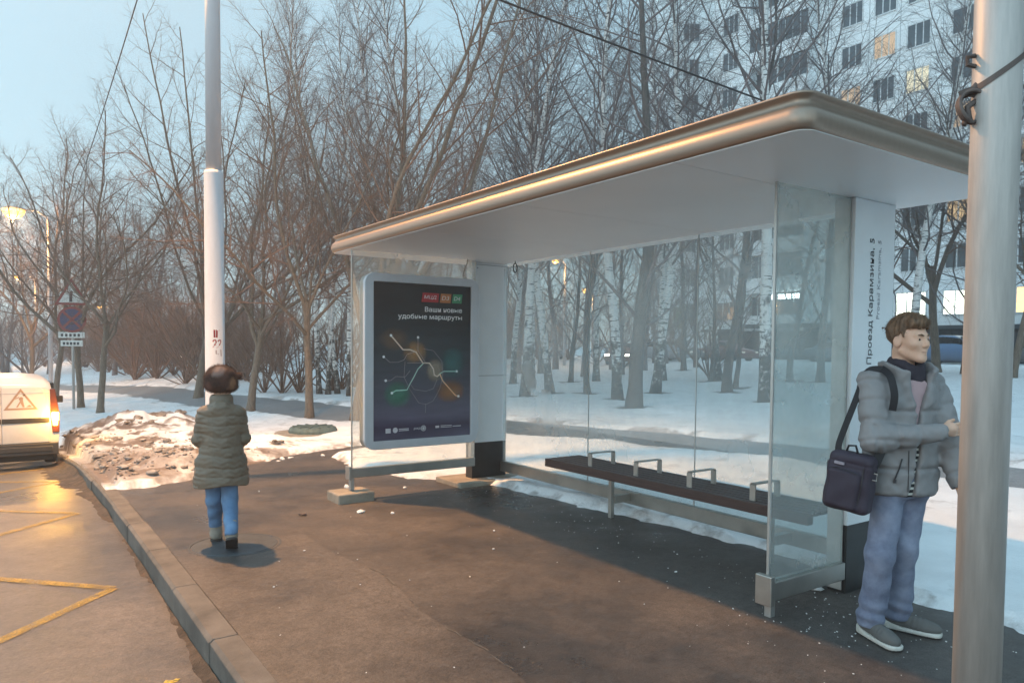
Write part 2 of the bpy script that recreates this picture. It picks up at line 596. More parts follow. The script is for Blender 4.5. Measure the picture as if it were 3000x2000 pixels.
q = np.stack([idx[:-1, :-1], idx[1:, :-1], idx[1:, 1:], idx[:-1, 1:]], -1).reshape(-1, 4)
me = mesh_np('snowy_ground', np.stack([GX, GY, GZ], -1).reshape(-1, 3), q, True)
at = me.attributes.new('dirt', 'FLOAT', 'POINT')
at.data.foreach_set('value', dirt.ravel().astype(np.float32))
m, t, p = nodes('trodden snow')
a = t.nodes.new('ShaderNodeAttribute')
a.attribute_name = 'dirt'
n1 = noise(t, 9, 6, .7)
n2 = noise(t, 1.1, 5, .6)
ad = t.nodes.new('ShaderNodeMath')
ad.operation = 'MULTIPLY_ADD'
t.links.new(n1.outputs[0], ad.inputs[0])
ad.inputs[1].default_value = .9
ad.inputs[2].default_value = -.45
ad2 = t.nodes.new('ShaderNodeMath')
ad2.operation = 'ADD'
t.links.new(ad.outputs[0], ad2.inputs[0])
t.links.new(a.outputs['Fac'], ad2.inputs[1])
clean = cramp(t, n2.outputs[0], [(.3, (.70, .71, .72)), (.7, (.85, .86, .87))]).outputs[0]
col = mixc(t, cramp(t, ad2.outputs[0], [(.12, (0, 0, 0)), (.5, (.6,)*3), (.95, (.93,)*3)]).outputs[0], clean, (.13, .085, .058))
t.links.new(col, p.inputs['Base Color'])
p.inputs['Roughness'].default_value = .75
n3 = noise(t, 22, 6, .7)
bump(t, p, n3.outputs[0], .45, .028)
M['snow'] = m
tag(link('snowy_ground', me, m), kind='structure')

def sheet(name, x0, x1, y0, y1, off, m, nx_=24, ny_=120):
    xs = np.linspace(x0, x1, nx_)
    ys = np.linspace(y0, y1, ny_)
    A, B = np.meshgrid(xs, ys, indexing='ij')
    i = np.arange(A.size).reshape(A.shape)
    q = np.stack([i[:-1, :-1], i[1:, :-1], i[1:, 1:], i[:-1, 1:]], -1).reshape(-1, 4)
    return tag(link(name, mesh_np(name, np.stack([A, B, zbase(A, B)+off], -1).reshape(-1, 3), q, True), m), kind='structure')
sheet('pavement', KX+.15, 9, -12, 14, 0, M['pavement'], 40, 120)
sheet('road', -9.5, KX-.002, -14, 140, -.15, M['road'], 30, 300)
# strip of older asphalt along the kerb, with a ragged patched joint
jx = lambda y: 2.02+.05*math.sin(y*1.7)+.03*math.sin(y*4.3+1)
ys = np.linspace(-6, 5.9, 90)
v = []
for y in ys:
    for u in np.linspace(0, 1, 8):
        x = (KX+.152)*(1-u)+jx(y)*u
        v.append((x, y, .004))
i = np.arange(len(v)).reshape(len(ys), 8)
tag(link('pavement_strip', mesh_np('pavement_strip', v, np.stack([i[:-1, :-1], i[:-1, 1:], i[1:, 1:], i[1:, :-1]], -1).reshape(-1, 4)), M['pavement_old']), kind='structure')
rnd = random.Random(4)
b = MB()
pts = [(jx(y)+rnd.uniform(-.012, .012), y, .0075) for y in np.arange(-1, 5.0, .06)]
for k in range(0, len(pts)-4, 4):
    if rnd.random() < .62: b.ribbon(pts[k:k+4], .004+.007*rnd.random(), (0, 0, 1), .001)
tag(b.build('pavement_joint', M['kerb']), kind='structure')
# park path behind the shelter
v = []
f = []
pl = [Vector((x, y, 0)) for x, y in TRACK]
fine = []
for a_, b_ in zip(pl[:-1], pl[1:]):
    n_ = max(2, int((b_-a_).length/.6))
    fine += [a_.lerp(b_, k/n_) for k in range(n_)]
for i, p_ in enumerate(fine):
    d = (fine[min(i+1, len(fine)-1)]-fine[max(0, i-1)]).normalized()
    s_ = Vector((d.y, -d.x, 0))
    for k in range(7):
        w_ = p_+s_*(-1.5+.5*k)
        v.append((w_.x, w_.y, zb(w_.x, w_.y)-.008))
for i in range(len(fine)-1):
    for k in range(6):
        f.append((i*7+k, i*7+k+1, (i+1)*7+k+1, (i+1)*7+k))
tag(link('path', mesh_np('path', v, f, True), M['path']), kind='structure')
# kerb: one metre stones with narrow joints
b = MB()
y = -10.0
while y < 60:
    zl = zb(KX, y+.5)
    z0, z1 = zb(KX, y+.01), zb(KX, y+.99)
    j = rnd.uniform(-.006, .006)
    pr = [(KX+j, -.25), (KX+.15+j, -.25), (KX+.15+j, .006), (KX+.022+j, .006), (KX+j, -.012)]
    vv = [(x, y+.003, z+z0) for x, z in pr]+[(x, y+.997, z+z1) for x, z in pr]
    n_ = len(pr)
    b.add(vv, [tuple(range(n_)), tuple(range(2*n_-1, n_-1, -1))]+[((k+1) % n_, k, k+n_, (k+1) % n_+n_) for k in range(n_)])
    y += 1.0
tag(b.build('kerb', M['kerb'], bevel=.006), kind='structure')
# sand and wet grit lying in the gutter
gxs = np.linspace(.25, KX-.003, 44)
gys = np.linspace(-1, 16, 800)
A, B = np.meshgrid(gxs, gys, indexing='ij')
hh = .055*np.exp(-(KX-A)/.05)*(fbm(A*2.5, B*1.3, 3)*1.7-.35)+.016*(fbm(A*14, B*11, 4)-.47)*np.exp(-(KX-A)/.1)-.009
hh = hh+.10*sst(9, 12.5, B)*np.exp(-(KX-A)/.18)*fbm(A*4, B*4)*1.6
Z = zbase(A, B)-.15+hh
i = np.arange(A.size).reshape(A.shape)
tag(link('gutter_grit', mesh_np('gutter_grit', np.stack([A, B, Z], -1).reshape(-1, 3), np.stack([i[:-1, :-1], i[1:, :-1], i[1:, 1:], i[:-1, 1:]], -1).reshape(-1, 4), True), M['grit']), kind='stuff',
    label='brown wet sand and grit lying in the gutter along the kerb', cat='grit')
# yellow zigzag of the bus stop
b = MB()
verts = [(.62 if k % 2 else -.8, 1.35+1.45*k) for k in range(12)]
for q_i, ((ax, ay), (bx, by)) in enumerate(zip(verts[:-1], verts[1:])):
    n_ = 6
    b.ribbon([(ax+(bx-ax)*k/n_, ay+(by-ay)*k/n_, zb(0, ay+(by-ay)*k/n_)-.146+.002*(q_i % 2)) for k in range(n_+1)], .075, (0, 0, 1), .001)
tag(b.build('road_marking', M['yellow']), kind='structure')
# frozen lumps of dirty snow thrown up by the plough
rng = np.random.RandomState(3)
def lump(c, s, seed):
    r_ = np.random.RandomState(seed)
    import bmesh
    bm = bmesh.new()
    bmesh.ops.create_icosphere(bm, subdivisions=2, radius=1)
    ph = r_.rand(6)*6
    sc = s*(.7+.6*r_.rand(3))
    vs = []
    for w in bm.verts:
        k = 1+.25*math.sin(3.1*w.co.x+ph[0]+2*w.co.y)+.2*math.sin(4.3*w.co.z+ph[1]-2*w.co.x)+.16*math.sin(8*w.co.y+ph[2]+3*w.co.x)+.12*math.sin(11*w.co.x+ph[3])*math.sin(9*w.co.z+ph[4])
        vs.append((c[0]+w.co.x*sc[0]*k, c[1]+w.co.y*sc[1]*k, c[2]+w.co.z*sc[2]*k*.55))
    fs = [tuple(x.index for x in q_.verts) for q_ in bm.faces]
    bm.free()
    return vs, fs
def gz(x, y):
    i_ = int(np.clip(np.searchsorted(gx, x), 1, len(gx)-1))
    j_ = int(np.clip(np.searchsorted(gy, y), 1, len(gy)-1))
    return float(GZ[i_, j_])
b = MB()
n_l = 0
while n_l < 520:
    x = 1.02+abs(rng.randn())*1.15
    y = 9.15+rng.gamma(1.7, 1.5)
    if x > 4.4 or y > 19 or float(sd_poly(np.array([x]), np.array([y]), PAVE)[0]) < .08: continue
    s = .012+.055*rng.rand()**4
    b.add(*lump((x, y, gz(x, y)+s*.2), s, n_l))
    n_l += 1
for x, y in ((2.3, 16.6), (2.7, 16.9), (3.0, 16.4), (2.4, 17.3), (3.2, 17.2), (2.0, 16.3), (3.5, 17.6), (2.8, 17.8)):
    b.add(*lump((x, y, gz(x, y)+.0), .12, n_l))
    n_l += 1
tag(b.build('dirty_snow_rubble', M['slush'], smooth=True), 'brown frozen lumps of ploughed snow heaped beside the kerb', 'snow rubble', kind='stuff')
# crumbs of ice and de-icing grit on the asphalt
b = MB()
for k in range(300):
    if k < 40: x, y = rng.uniform(1.2, 4.4), rng.uniform(1.5, 8.5)
    elif k < 170: x, y = 4.4-abs(rng.randn())*.35, rng.uniform(2.2, 6.8)
    elif k < 270: x, y = 3.9+rng.randn()*.4, 2.3+rng.randn()*.35
    else: x, y = rng.uniform(1.2, 4.4), rng.uniform(1.2, 6)
    s = .0015+.0028*rng.rand() if k >= 40 else .003+.010*rng.rand()**3
    b.add(*lump((x, y, zb(x, y)+s*.3+.004), s, 900+k))
for x, y, s in ((3.3, 10.5, .04), (3.45, 10.6, .03), (3.2, 10.35, .025), (3.9, 10.5, .03), (2.72, 6.35, .03), (3.1, 7.6, .035), (2.95, 6.15, .018), (3.6, 7.2, .02), (4.3, 2.75, .06)):
    b.add(*lump((x, y, zb(x, y)+s*.3), s, int(x*977+y*91)))
tag(b.build('ice_crumbs', M['ice'], smooth=True), 'white crumbs of ice and salt scattered over the wet pavement', 'ice crumbs', kind='stuff')
# things lying flat on the ground
b = MB()
b.lathe([(.34, -.02), (.34, .0055), (.325, .0055), (.322, .002), (.312, .002), (.309, .0065), (.0, .0075)][:6], 48)  # dark disc with a shallow rim groove, level with the pavement
disc_o = b.build('pavement_disc', M['disc_grey'], loc=(1.47, 5.83, 0))
tag(disc_o, 'round dark disc flush with the pavement beside the walking woman', 'manhole cover')
ht = thing('hatch', 'low round green cast lid standing out of the snow behind the heaps', 'hatch', (5.09, 14.23, zb(5.09, 14.23)+.02))
b = MB()
b.lathe([(.47, -.05), (.47, .10), (.44, .15), (.36, .165)], 32)
b.build('lid', M['hatch'], ht, bevel=.006)
b = MB()
for k in range(12):
    w = math.pi*2*k/12
    b.box(.12, .40, -.02, .02, .16, .178, Matrix.Rotation(w, 4, 'Z'))
b.lathe([(.10, .165), (.10, .185)], 20)
b.build('rib', M['hatch'], ht)
b = MB()
b.lathe([(.78, -.06), (.74, .045), (.5, .05)], 32)
b.build('collar_ring', M['concrete'], ht, bevel=.006)
lf = MB()
for k in range(3): lf.add(*lump((rng.randn()*.05, rng.randn()*.03, .006), .02, 77+k))
tag(lf.build('fallen_leaf', M['rust'], loc=(2.28, 6.55, .004)), 'small brown scrap of leaves lying on the pavement near the concrete footing', 'leaf scrap')
lf = MB()
lf.add(*lump((0, 0, .01), .022, 5))
lf.add(*lump((.035, .02, .008), .015, 6))
tag(lf.build('crumpled_wrapper', M['wrapper'], loc=(.66, 3.9, -.14)), 'yellow crumpled wrapper lying in the gutter by the kerb', 'litter')
# ------------------------------------------------------------------ bus shelter
SH = thing('bus_shelter', 'long bus shelter of glass and white panels with a brushed metal roof edge', 'bus shelter', (2.84, 4.7, 0))
def P(name, b, m, parent=SH, **k):
    o = b.build(name, m, parent, **k)
    if parent is SH: o.location = (-2.84, -4.7, 0)
    return o
ZS = 2.5
X0, X1, Y0, Y1 = 2.84, 5.0, 1.9, 7.42
prof = [(-.03, 0), (-.006, .001), (.004, .01), (.012, .03), (.014, .05), (.009, .075), (-.002, .092), (-.018, .104), (-.028, .118), (-.030, .134), (-.022, .146), (-.010, .152), (-.004, .158), (-.008, .166), (-.06, .172), (-.3, .182)]
loops = []
for o_, z in prof:
    loops.append([(x, y, ZS+z) for x, y in rrect(X0-o_, X1+o_, Y0-o_, Y1+o_, max(.02, .085+o_), 8)])
b = MB()
n_ = len(loops[0])
v = [p for l in loops for p in l]
f = []
for i in range(len(loops)-1):
    for k in range(n_):
        f.append((i*n_+k, i*n_+(k+1) % n_, (i+1)*n_+(k+1) % n_, (i+1)*n_+k))
f.append(tuple(range((len(loops)-1)*n_, len(loops)*n_)))
b.add(v, f)
P('roof_edge', b, M['fascia'], smooth=True)
cuts = [Y0+.012, 2.66, 4.07, 5.48, 6.9, Y1-.012]
for k in range(5):
    b = MB()
    a_, c_ = cuts[k]+.0025, cuts[k+1]-.0025
    if k in (0, 4):
        rr = rrect(X0+.012, X1-.012, cuts[0], cuts[-1], .075, 8)
        poly = [(x, y) for x, y in rr if (y < 2.2 if k == 0 else y > 7.2)]
        if k == 0: poly = sorted(poly, key=lambda q_: math.atan2(q_[1]-4, q_[0]-3.9))+[(X1-.012, c_), (X0+.012, c_)]
        else: poly = sorted(poly, key=lambda q_: math.atan2(q_[1]-5, q_[0]-3.9))+[(X0+.012, a_), (X1-.012, a_)]
    else: poly = [(X0+.012, a_), (X1-.012, a_), (X1-.012, c_), (X0+.012, c_)]
    b.prism(poly, 'z', ZS-.004, ZS+.02)
    P('soffit_panel', b, M['soffit'])
# columns
CX0, CX1 = 4.38, 4.85
def column(y0, y1, zblack, name_side):
    b = MB()
    b.box(CX0, CX1, y0, y1, zblack, ZS-.006)
    c = P('column', b, M['white_panel'], bevel=.003)
    b = MB()
    b.box(CX0+.004, CX1-.004, y0+.004, y1-.004, 0, zblack-.001)
    o = b.build('base_cladding', M['black'], c)
    return c
cl2 = column(2.57, 2.70, .435, 0)
cl1 = column(7.08, 7.22, .45, 1)
# recessed seams and screws on the far column
b = MB()
b.box(CX0+.03, CX0+.034, 7.0785, 7.08, .47, 2.47)
b.box(CX0+.03, CX1-.01, 7.0785, 7.08, 1.21, 1.214)
b.box(CX0+.03, CX1-.01, 7.0785, 7.08, 2.466, 2.47)
b.box(CX1-.012, CX1-.009, 7.0785, 7.08, .47, 2.47)
for x in (CX0+.06, CX1-.04):
    for z in (2.43,):
        b.lathe([(.006, 0), (.006, .002)], 8, M=Matrix.Translation((x, 7.079, z)) @ Matrix.Rotation(R(90), 4, 'X'))
b.build('panel_joint', M['seam'], cl1)
# grey mullion along the edge of each column
b = MB()
b.box(CX0-.012, CX0-.003, 2.595, 2.70, 0.02, ZS-.008)
P('mullion', b, M['alu'])
b = MB()
b.box(CX0-.05, CX0-.003, 7.02, 7.075, .22, ZS-.008)
P('mullion', b, M['alu'])
# writing on the near column, reading upwards
def place_text(name, me, m, parent, origin, right, up):
    o = link(name, me, m, parent)
    r_ = Vector(right).normalized()
    u_ = Vector(up).normalized()
    n_ = r_.cross(u_)
    o.matrix_world = Matrix(((r_.x, u_.x, n_.x, origin[0]), (r_.y, u_.y, n_.y, origin[1]), (r_.z, u_.z, n_.z, origin[2]), (0, 0, 0, 1)))
    if parent:
        bpy.context.view_layer.update()
        o.matrix_parent_inverse = parent.matrix_world.inverted()
    return o
place_text('stop_name', text_mesh('Проезд Карамзина, 5', .80, .066), M['ink'], cl2, (4.615, 2.5685, 1.455), (0, 0, 1), (-1, 0, 0))
place_text('stop_name_latin', text_mesh('Proezd Karamzina, 5', .505, .042), M['grey_ink'], cl2, (4.69, 2.5685, 1.745), (0, 0, 1), (-1, 0, 0))
b = MB()
b.ribbon([(4.56, 2.568, .50), (4.59, 2.568, .56), (4.615, 2.568, .63), (4.62, 2.568, .70)], .012, (0, -1, 0), .001)
b.ribbon([(4.69, 2.568, .66), (4.715, 2.568, .645), (4.745, 2.568, .65), (4.76, 2.568, .66)], .025, (0, -1, 0), .001)
b.build('emblem', mat('blue grey emblem', (.18, .27, .34), .5), cl2)
# glazing
def pane(x0, x1, y0, y1, z0, z1, m):
    b = MB()
    b.box(x0, x1, y0, y1, z0, z1)
    return P('glass_panel', b, m)
GXX = 4.79
for a_, c_ in ((2.72, 4.178), (4.186, 5.55), (5.558, 7.06)):
    pane(GXX, GXX+.008, a_, c_, .215, ZS-.008, M['glass'])
for yy in (4.182, 5.554):
    b = MB()
    b.box(GXX-.0005, GXX+.0085, yy-.003, yy+.003, .215, ZS-.008)
    P('glass_joint', b, M['alu'])
pane(2.89, CX0-.052, 6.945, 6.955, .31, ZS-.008, M['glass'])
pane(3.63, CX0-.014, 2.595, 2.605, .205, ZS-.008, M['glass_fog'])
for x, y, z0 in ((2.882, 6.95, .30), (3.622, 2.6, .2)):
    b = MB()
    b.box(x-.005, x+.006, y-.008, y+.008, z0, ZS-.008)
    P('edge_profile', b, M['alu'])
# rails under the glass
b = MB()
b.box(GXX-.025, GXX+.035, 2.72, 7.075, .10, .2145)
P('rail', b, M['steel'], bevel=.006)
b = MB()
b.box(2.87, CX0-.055, 6.92, 6.98, .215, .3095)
b.box(2.835, 2.869, 6.90, 7.0, .20, .335)
P('rail', b, M['steel'], bevel=.006)
b = MB()
b.box(3.62, CX0-.016, 2.565, 2.635, .095, .2045)
b.box(3.578, 3.618, 2.545, 2.655, .075, .25)
P('rail', b, M['steel'], bevel=.006)
for x, y, z0, z1 in ((2.88, 6.95, .09, .214), (3.645, 2.6, -.01, .094), (4.66, 4.94, -.01, .0), ):
    if z1 <= 0: continue
    b = MB()
    b.box(x-.022, x+.022, y-.022, y+.022, z0, z1)
    P('post_foot', b, M['alu'], bevel=.004)
b = MB()
b.box(2.68, 3.06, 6.78, 7.1, -.12, .09)
P('footing', b, M['concrete'], bevel=.015)
b = MB()
b.box(4.1, 4.98, 6.86, 7.42, -.1, .045)
P('footing', b, M['concrete'], bevel=.012)
# small ring hanging from the ceiling
b = MB()
b.tube([(4.72+.026*math.cos(w), 6.74, 2.42+.05*math.sin(w)) for w in [2*math.pi*k/16 for k in range(17)]], .006, 6, False)
b.tube([(4.72, 6.74, 2.468), (4.72, 6.74, 2.497)], .005, 6)
P('ring_hook', b, M['seam'])
b = MB()
b.tube([(4.14, 6.9, 2.30), (4.16, 6.9, 2.38), (4.19, 6.9, 2.44), (4.2, 6.9, 2.496)], .004, 5)
P('supply_wire', b, M['cable'])

# ------------------------------------------------------------------ bench
BN = thing('bench', 'long dark slatted bench with steel armrests under the shelter roof', 'bench', (4.5, 4.2, 0))
def PB(name, b, m, **k):
    o = b.build(name, m, BN, **k)
    o.location = (-4.5, -4.2, 0)
    return o
b = MB()
for k in range(6):
    x = 4.275+.074*k
    b.box(x, x+.062, 2.78, 5.58, .455 if k else .405, .48)
PB('seat', b, M['wood'], bevel=.004)
for y in (4.99, 4.41, 3.83, 3.25):
    b = MB()
    b.ribbon([(4.33, y, .47), (4.33, y, .585), (4.345, y, .60), (4.60, y, .60), (4.615, y, .585), (4.615, y, .47)], .045, (0, 0, 1) if 0 else (1, 0, 0), .001) if 0 else None
    pth = [(4.33, .40), (4.33, .59), (4.342, .602), (4.605, .602), (4.617, .59), (4.617, .46)]
    inn = [(4.338, .40), (4.338, .586), (4.345, .594), (4.602, .594), (4.609, .586), (4.609, .46)]
    b.prism(pth+inn[::-1], 'y', y-.024, y+.024)
    PB('armrest', b, M['steel'])
for y in (4.94, 3.25):
    b = MB()
    b.box(4.53, 4.57, y-.02, y+.02, -.01, .405)
    b.box(4.3, 4.69, y-.02, y+.02, .405, .4545)
    b.box(4.571, GXX-.026, y-.03, y+.03, .13, .20)
    PB('leg', b, M['steel'], bevel=.003)

# ------------------------------------------------------------------ advertising lightbox
LB = thing('advertising_lightbox', 'silver framed advertising case with a dark rail route poster hanging on the end glass', 'advertising case', (3.67, 6.88, .5))
def PL(name, b, m, parent=LB, **k):
    o = b.build(name, m, parent, **k)
    if parent is LB: o.location = (-3.67, -6.88, -.5)
    return o
LX0, LX1, LZ0, LZ1 = 2.955, 4.29, .50, 2.27
PX0, PX1, PZ0, PZ1 = 3.055, 4.19, .585, 2.185
YF = 6.80
def ring(b, out, inn, y0, y1):
    n_ = len(out)
    v = [(x, y0, z) for x, z in out]+[(x, y0, z) for x, z in inn]+[(x, y1, z) for x, z in out]+[(x, y1, z) for x, z in inn]
    f = []
    for k in range(n_):
        k2 = (k+1) % n_
        f += [(k, k2, n_+k2, n_+k), (2*n_+k2, 2*n_+k, 3*n_+k, 3*n_+k2), (k2, k, 2*n_+k, 2*n_+k2), (n_+k, n_+k2, 3*n_+k2, 3*n_+k)]
    b.add(v, f)
b = MB()
ring(b, rrect(LX0, LX1, LZ0, LZ1, .11, 8), rrect(PX0, PX1, PZ0, PZ1, .008, 8), YF, YF+.05)
PL('front_frame', b, mat('pale silver frame', (.56, .57, .60), .45, .35, var=.05), bevel=.008)
b = MB()
b.prism(rrect(LX0+.006, LX1-.006, LZ0+.006, LZ1-.006, .105, 8), 'y', YF+.052, YF+.143)
PL('case', b, M['steel'], bevel=.006)
m, t, p = nodes('printed dark poster')
tc = t.nodes.new('ShaderNodeTexCoord')
sp = t.nodes.new('ShaderNodeSeparateXYZ')
t.links.new(tc.outputs['Generated'], sp.inputs[0])
g = cramp(t, sp.outputs['Z'], [(0, (.09, .085, .13)), (.08, (.045, .035, .07)), (.14, (.10, .095, .145)), (.32, (.06, .065, .09)), (.55, (.035, .05, .062)), (.75, (.022, .03, .036)), (1, (.025, .028, .032))])
n = noise(t, 2.2, 4, .6, stretch=(.6, 1, 3.5))
c = mixc(t, .55, g.outputs[0], cramp(t, n.outputs[0], [(.3, (.3, .3, .3)), (.7, (.72, .72, .72))]).outputs[0], 'OVERLAY')
t.links.new(c, p.inputs['Base Color'])
p.inputs['Roughness'].default_value = .22
b = MB()
b.box(PX0, PX1, YF+.02, YF+.03, PZ0, PZ1)
po = PL('poster', b, m)
PW, PH = PX1-PX0, PZ1-PZ0
def pp(u, v, k=1): return (PX0+PW*u, YF+.02-.0006*k, PZ1-PH*v)
def patch(name, pts, m_, k=1):
    b = MB()
    b.prism([(PX0+PW*u, PZ1-PH*v) for u, v in pts], 'y', YF+.02-.0006*k, YF+.0199)
    o = b.build(name, m_, po)
    return o
def soft(name, c_, edge):
    m_, t_, p_ = nodes(name)
    tr_ = t_.nodes.new('ShaderNodeBsdfTransparent')
    mx = t_.nodes.new('ShaderNodeMixShader')
    tc_ = t_.nodes.new('ShaderNodeTexCoord')
    mp_ = t_.nodes.new('ShaderNodeMapping')
    mp_.inputs['Location'].default_value = (-1, 0, -1)
    mp_.inputs['Scale'].default_value = (2, 0, 2)
    t_.links.new(tc_.outputs['Generated'], mp_.inputs[0])
    gr = t_.nodes.new('ShaderNodeTexGradient')
    gr.gradient_type = 'SPHERICAL'
    t_.links.new(mp_.outputs[0], gr.inputs[0])
    r_ = cramp(t_, gr.outputs[0], [(0, (0, 0, 0)), (edge, (.5,)*3)])
    p_.inputs['Base Color'].default_value = (*c_, 1)
    p_.inputs['Roughness'].default_value = .3
    t_.links.new(r_.outputs[0], mx.inputs[0])
    t_.links.new(tr_.outputs[0], mx.inputs[1])
    t_.links.new(p_.outputs[0], mx.inputs[2])
    t_.links.new(mx.outputs[0], t_.nodes['Material Output'].inputs[0])
    return m_
patch('printed_glow', [(.66, .40), (.95, .40), (.95, .62), (.66, .62)], soft('teal print', (.07, .22, .22), .9))
patch('printed_glow', [(.09, .62), (.38, .62), (.38, .80), (.09, .80)], soft('green print', (.07, .26, .18), .7))
patch('printed_glow', [(.62, .62), (.95, .62), (.95, .78), (.62, .78)], soft('orange print', (.42, .19, .08), .8))
patch('printed_glow', [(.28, .36), (.54, .36), (.54, .52), (.28, .52)], soft('amber print', (.55, .30, .14), .8))
patch('printed_glow', [(.04, .28), (.36, .28), (.36, .44), (.04, .44)], soft('brown print', (.22, .14, .10), .9))
patch('printed_glow', [(.52, .48), (.72, .48), (.72, .64), (.52, .64)], soft('pale brown print', (.40, .33, .26), .5))
lines = [
    ('route_line', 'w', .014, [(.17, .335), (.29, .425), (.36, .425), (.42, .44), (.49, .51), (.56, .512), (.60, .55), (.61, .59), (.64, .60), (.67, .585)]),
    ('route_line', 'o', .012, [(.67, .585), (.70, .63), (.84, .73), (.88, .735)]),
    ('route_line', 'g', .012, [(.18, .70), (.22, .685), (.33, .683), (.36, .645), (.40, .60), (.44, .55), (.50, .51)]),
    ('route_line', 'g', .009, [(.66, .585), (.71, .567), (.85, .568)]),
    ('route_line', 'd', .005, [(.10, .47), (.16, .505), (.24, .505), (.30, .49), (.33, .455), (.40, .44)]),
    ('route_line', 'd', .005, [(.10, .62), (.17, .62), (.22, .595), (.31, .60), (.36, .56)]),
    ('route_line', 'd', .005, [(.44, .345), (.44, .43), (.52, .51)]),
    ('route_line', 'd', .004, [(.31, .50), (.30, .60), (.36, .68), (.45, .77), (.53, .78), (.60, .76), (.67, .68), (.70, .60), (.69, .50), (.60, .43), (.5, .42)]),
    ('route_line', 'd', .004, [(.36, .64), (.40, .68), (.52, .695), (.60, .68), (.64, .62)]),
    ('route_line', 'd', .004, [(.52, .78), (.52, .835)]),
    ('route_line', 'd', .004, [(.33, .51), (.50, .51)]),
]
LM = {'w': mat('pale route print', (.62, .52, .44), .4), 'o': mat('pale orange route print', (.7, .45, .28), .4), 'g': mat('pale green route print', (.42, .62, .54), .4), 'd': mat('dim route print', (.26, .24, .27), .4)}
for nm, k_, w_, pts in lines:
    b = MB()
    b.ribbon([pp(u, v, 2) for u, v in pts], w_, (0, -1, 0), .0008)
    b.build(nm, LM[k_], po)
for u, v in ((.17, .335), (.18, .70), (.85, .568), (.87, .735), (.10, .47), (.12, .62), (.44, .345)):
    b = MB()
    b.lathe([(.014, 0), (.014, .001)], 14, M=Matrix.Translation(pp(u, v, 4)) @ Matrix.Rotation(R(90), 4, 'X'))
    b.build('station_dot', M['white_ink'], po)
RED, ORG, GRN = mat('red badge', (.42, .03, .04), .4), mat('orange badge', (.47, .17, .06), .4), mat('green badge', (.05, .27, .14), .4)
for (u0, u1), m_, tx, tw in (((.475, .655), RED, 'МЦД', .13), ((.665, .785), ORG, 'D3', .08), ((.795, .905), GRN, 'D4', .07)):
    o = patch('badge', [(u0+.012, .055), (u1+.004, .055), (u1-.006, .115), (u0, .115)], m_, 2)
    uc = (u0+u1)/2
    place_text('badge_lettering', text_mesh(tx, tw*PW, .042, .2), M['white_ink'], po, pp(uc-tw/2, .097, 3.5), (1, 0, 0), (0, 0, 1))
place_text('headline', text_mesh('Ваши новые', .395*PW, .052, bold=.012), M['white_ink'], po, pp(.51, .178, 2), (1, 0, 0), (0, 0, 1))
place_text('headline', text_mesh('удобные маршруты', .665*PW, .064, bold=.012), M['white_ink'], po, pp(.24, .234, 2), (1, 0, 0), (0, 0, 1))
WI = mat('dull white print', (.55, .53, .56), .5)
b = MB()
b.box(*[PX0+PW*u for u in (.12, .17)], YF+.0188, YF+.0199, PZ1-PH*.955, PZ1-PH*.925)
b.lathe([(.028, 0), (.028, .0011)], 18, M=Matrix.Translation(pp(.215, .938, 1)) @ Matrix.Rotation(R(90), 4, 'X'))
for v_ in (.93, .94): b.box(PX0+PW*.25, PX0+PW*.35, YF+.0188, YF+.0199, PZ1-PH*(v_+.005), PZ1-PH*v_)
b.lathe([(.03, 0), (.03, .0011)], 18, M=Matrix.Translation(pp(.5, .936, 1)) @ Matrix.Rotation(R(90), 4, 'X'))
b.box(PX0+PW*.625, PX0+PW*.665, YF+.0188, YF+.0199, PZ1-PH*.94, PZ1-PH*.925)
for v_ in (.925, .935): b.box(PX0+PW*.68, PX0+PW*.80, YF+.0188, YF+.0199, PZ1-PH*(v_+.004), PZ1-PH*v_)
b.box(PX0+PW*.81, PX0+PW*.9, YF+.0188, YF+.0199, PZ1-PH*.937, PZ1-PH*.932)
b.build('partner_mark', WI, po)
place_text('partner_lettering', text_mesh('ржд', .07*PW, .026, .15, .01), WI, po, pp(.40, .945, 2), (1, 0, 0), (0, 0, 1))
b = MB()
ring(b, [(pp(.5, .936)[0]+.022*math.cos(w), pp(.5, .936)[2]+.022*math.sin(w)) for w in np.linspace(0, 6.28, 15)[:-1]], [(pp(.5, .936)[0]+.016*math.cos(w), pp(.5, .936)[2]+.016*math.sin(w)) for w in np.linspace(0, 6.28, 15)[:-1]], YF+.0178, YF+.0187)
b.build('partner_ring', M['ink'], po)
# ------------------------------------------------------------------ poles, lamps, wires, sign
def lathe_at(prof, n, x=0, y=0):
    b = MB()
    b.lathe(prof, n, (x, y, 0))
    return b
SODIUM = (1.0, .49, .17)
def luminaire(parent, at, yaw, power, glow, rad=.16, spot=True):
    """street lamp head with its own light"""
    b = MB()
    Mx = Matrix.Translation(at) @ Matrix.Rotation(yaw, 4, 'Z')
    b.prism([(-.36, 0), (.36, .0), (.33, .09), (.12, .15), (-.2, .13), (-.36, .05)], 'y', -.13, .13, Mx)
    h = b.build('lamp_head', M['alu'], parent, bevel=.012)
    b = MB()
    b.lathe([(rad, 0), (rad*.94, -rad*.35), (rad*.6, -rad*.75), (.02, -rad*.9)], 20, M=Mx @ Matrix.Translation((-.05, 0, -.005)))
    b.build('lamp_lens', glow, h, smooth=True)
    ld = bpy.data.lights.new('lamp_light', 'SPOT' if spot else 'POINT')
    ld.energy = power
    ld.color = SODIUM
    ld.shadow_soft_size = .12
    if spot:
        ld.spot_size = R(132)
        ld.spot_blend = .75
    lo = bpy.data.objects.new('lamp_light', ld)
    COL.objects.link(lo)
    lo.parent = parent
    lo.location = Vector(at)+Vector((0, 0, -rad-.08))
    return h
GLOW = emis('sodium glow', (1, .62, .22), 40)
GLOW2 = emis('far sodium glow', (1, .5, .11), 4.5)

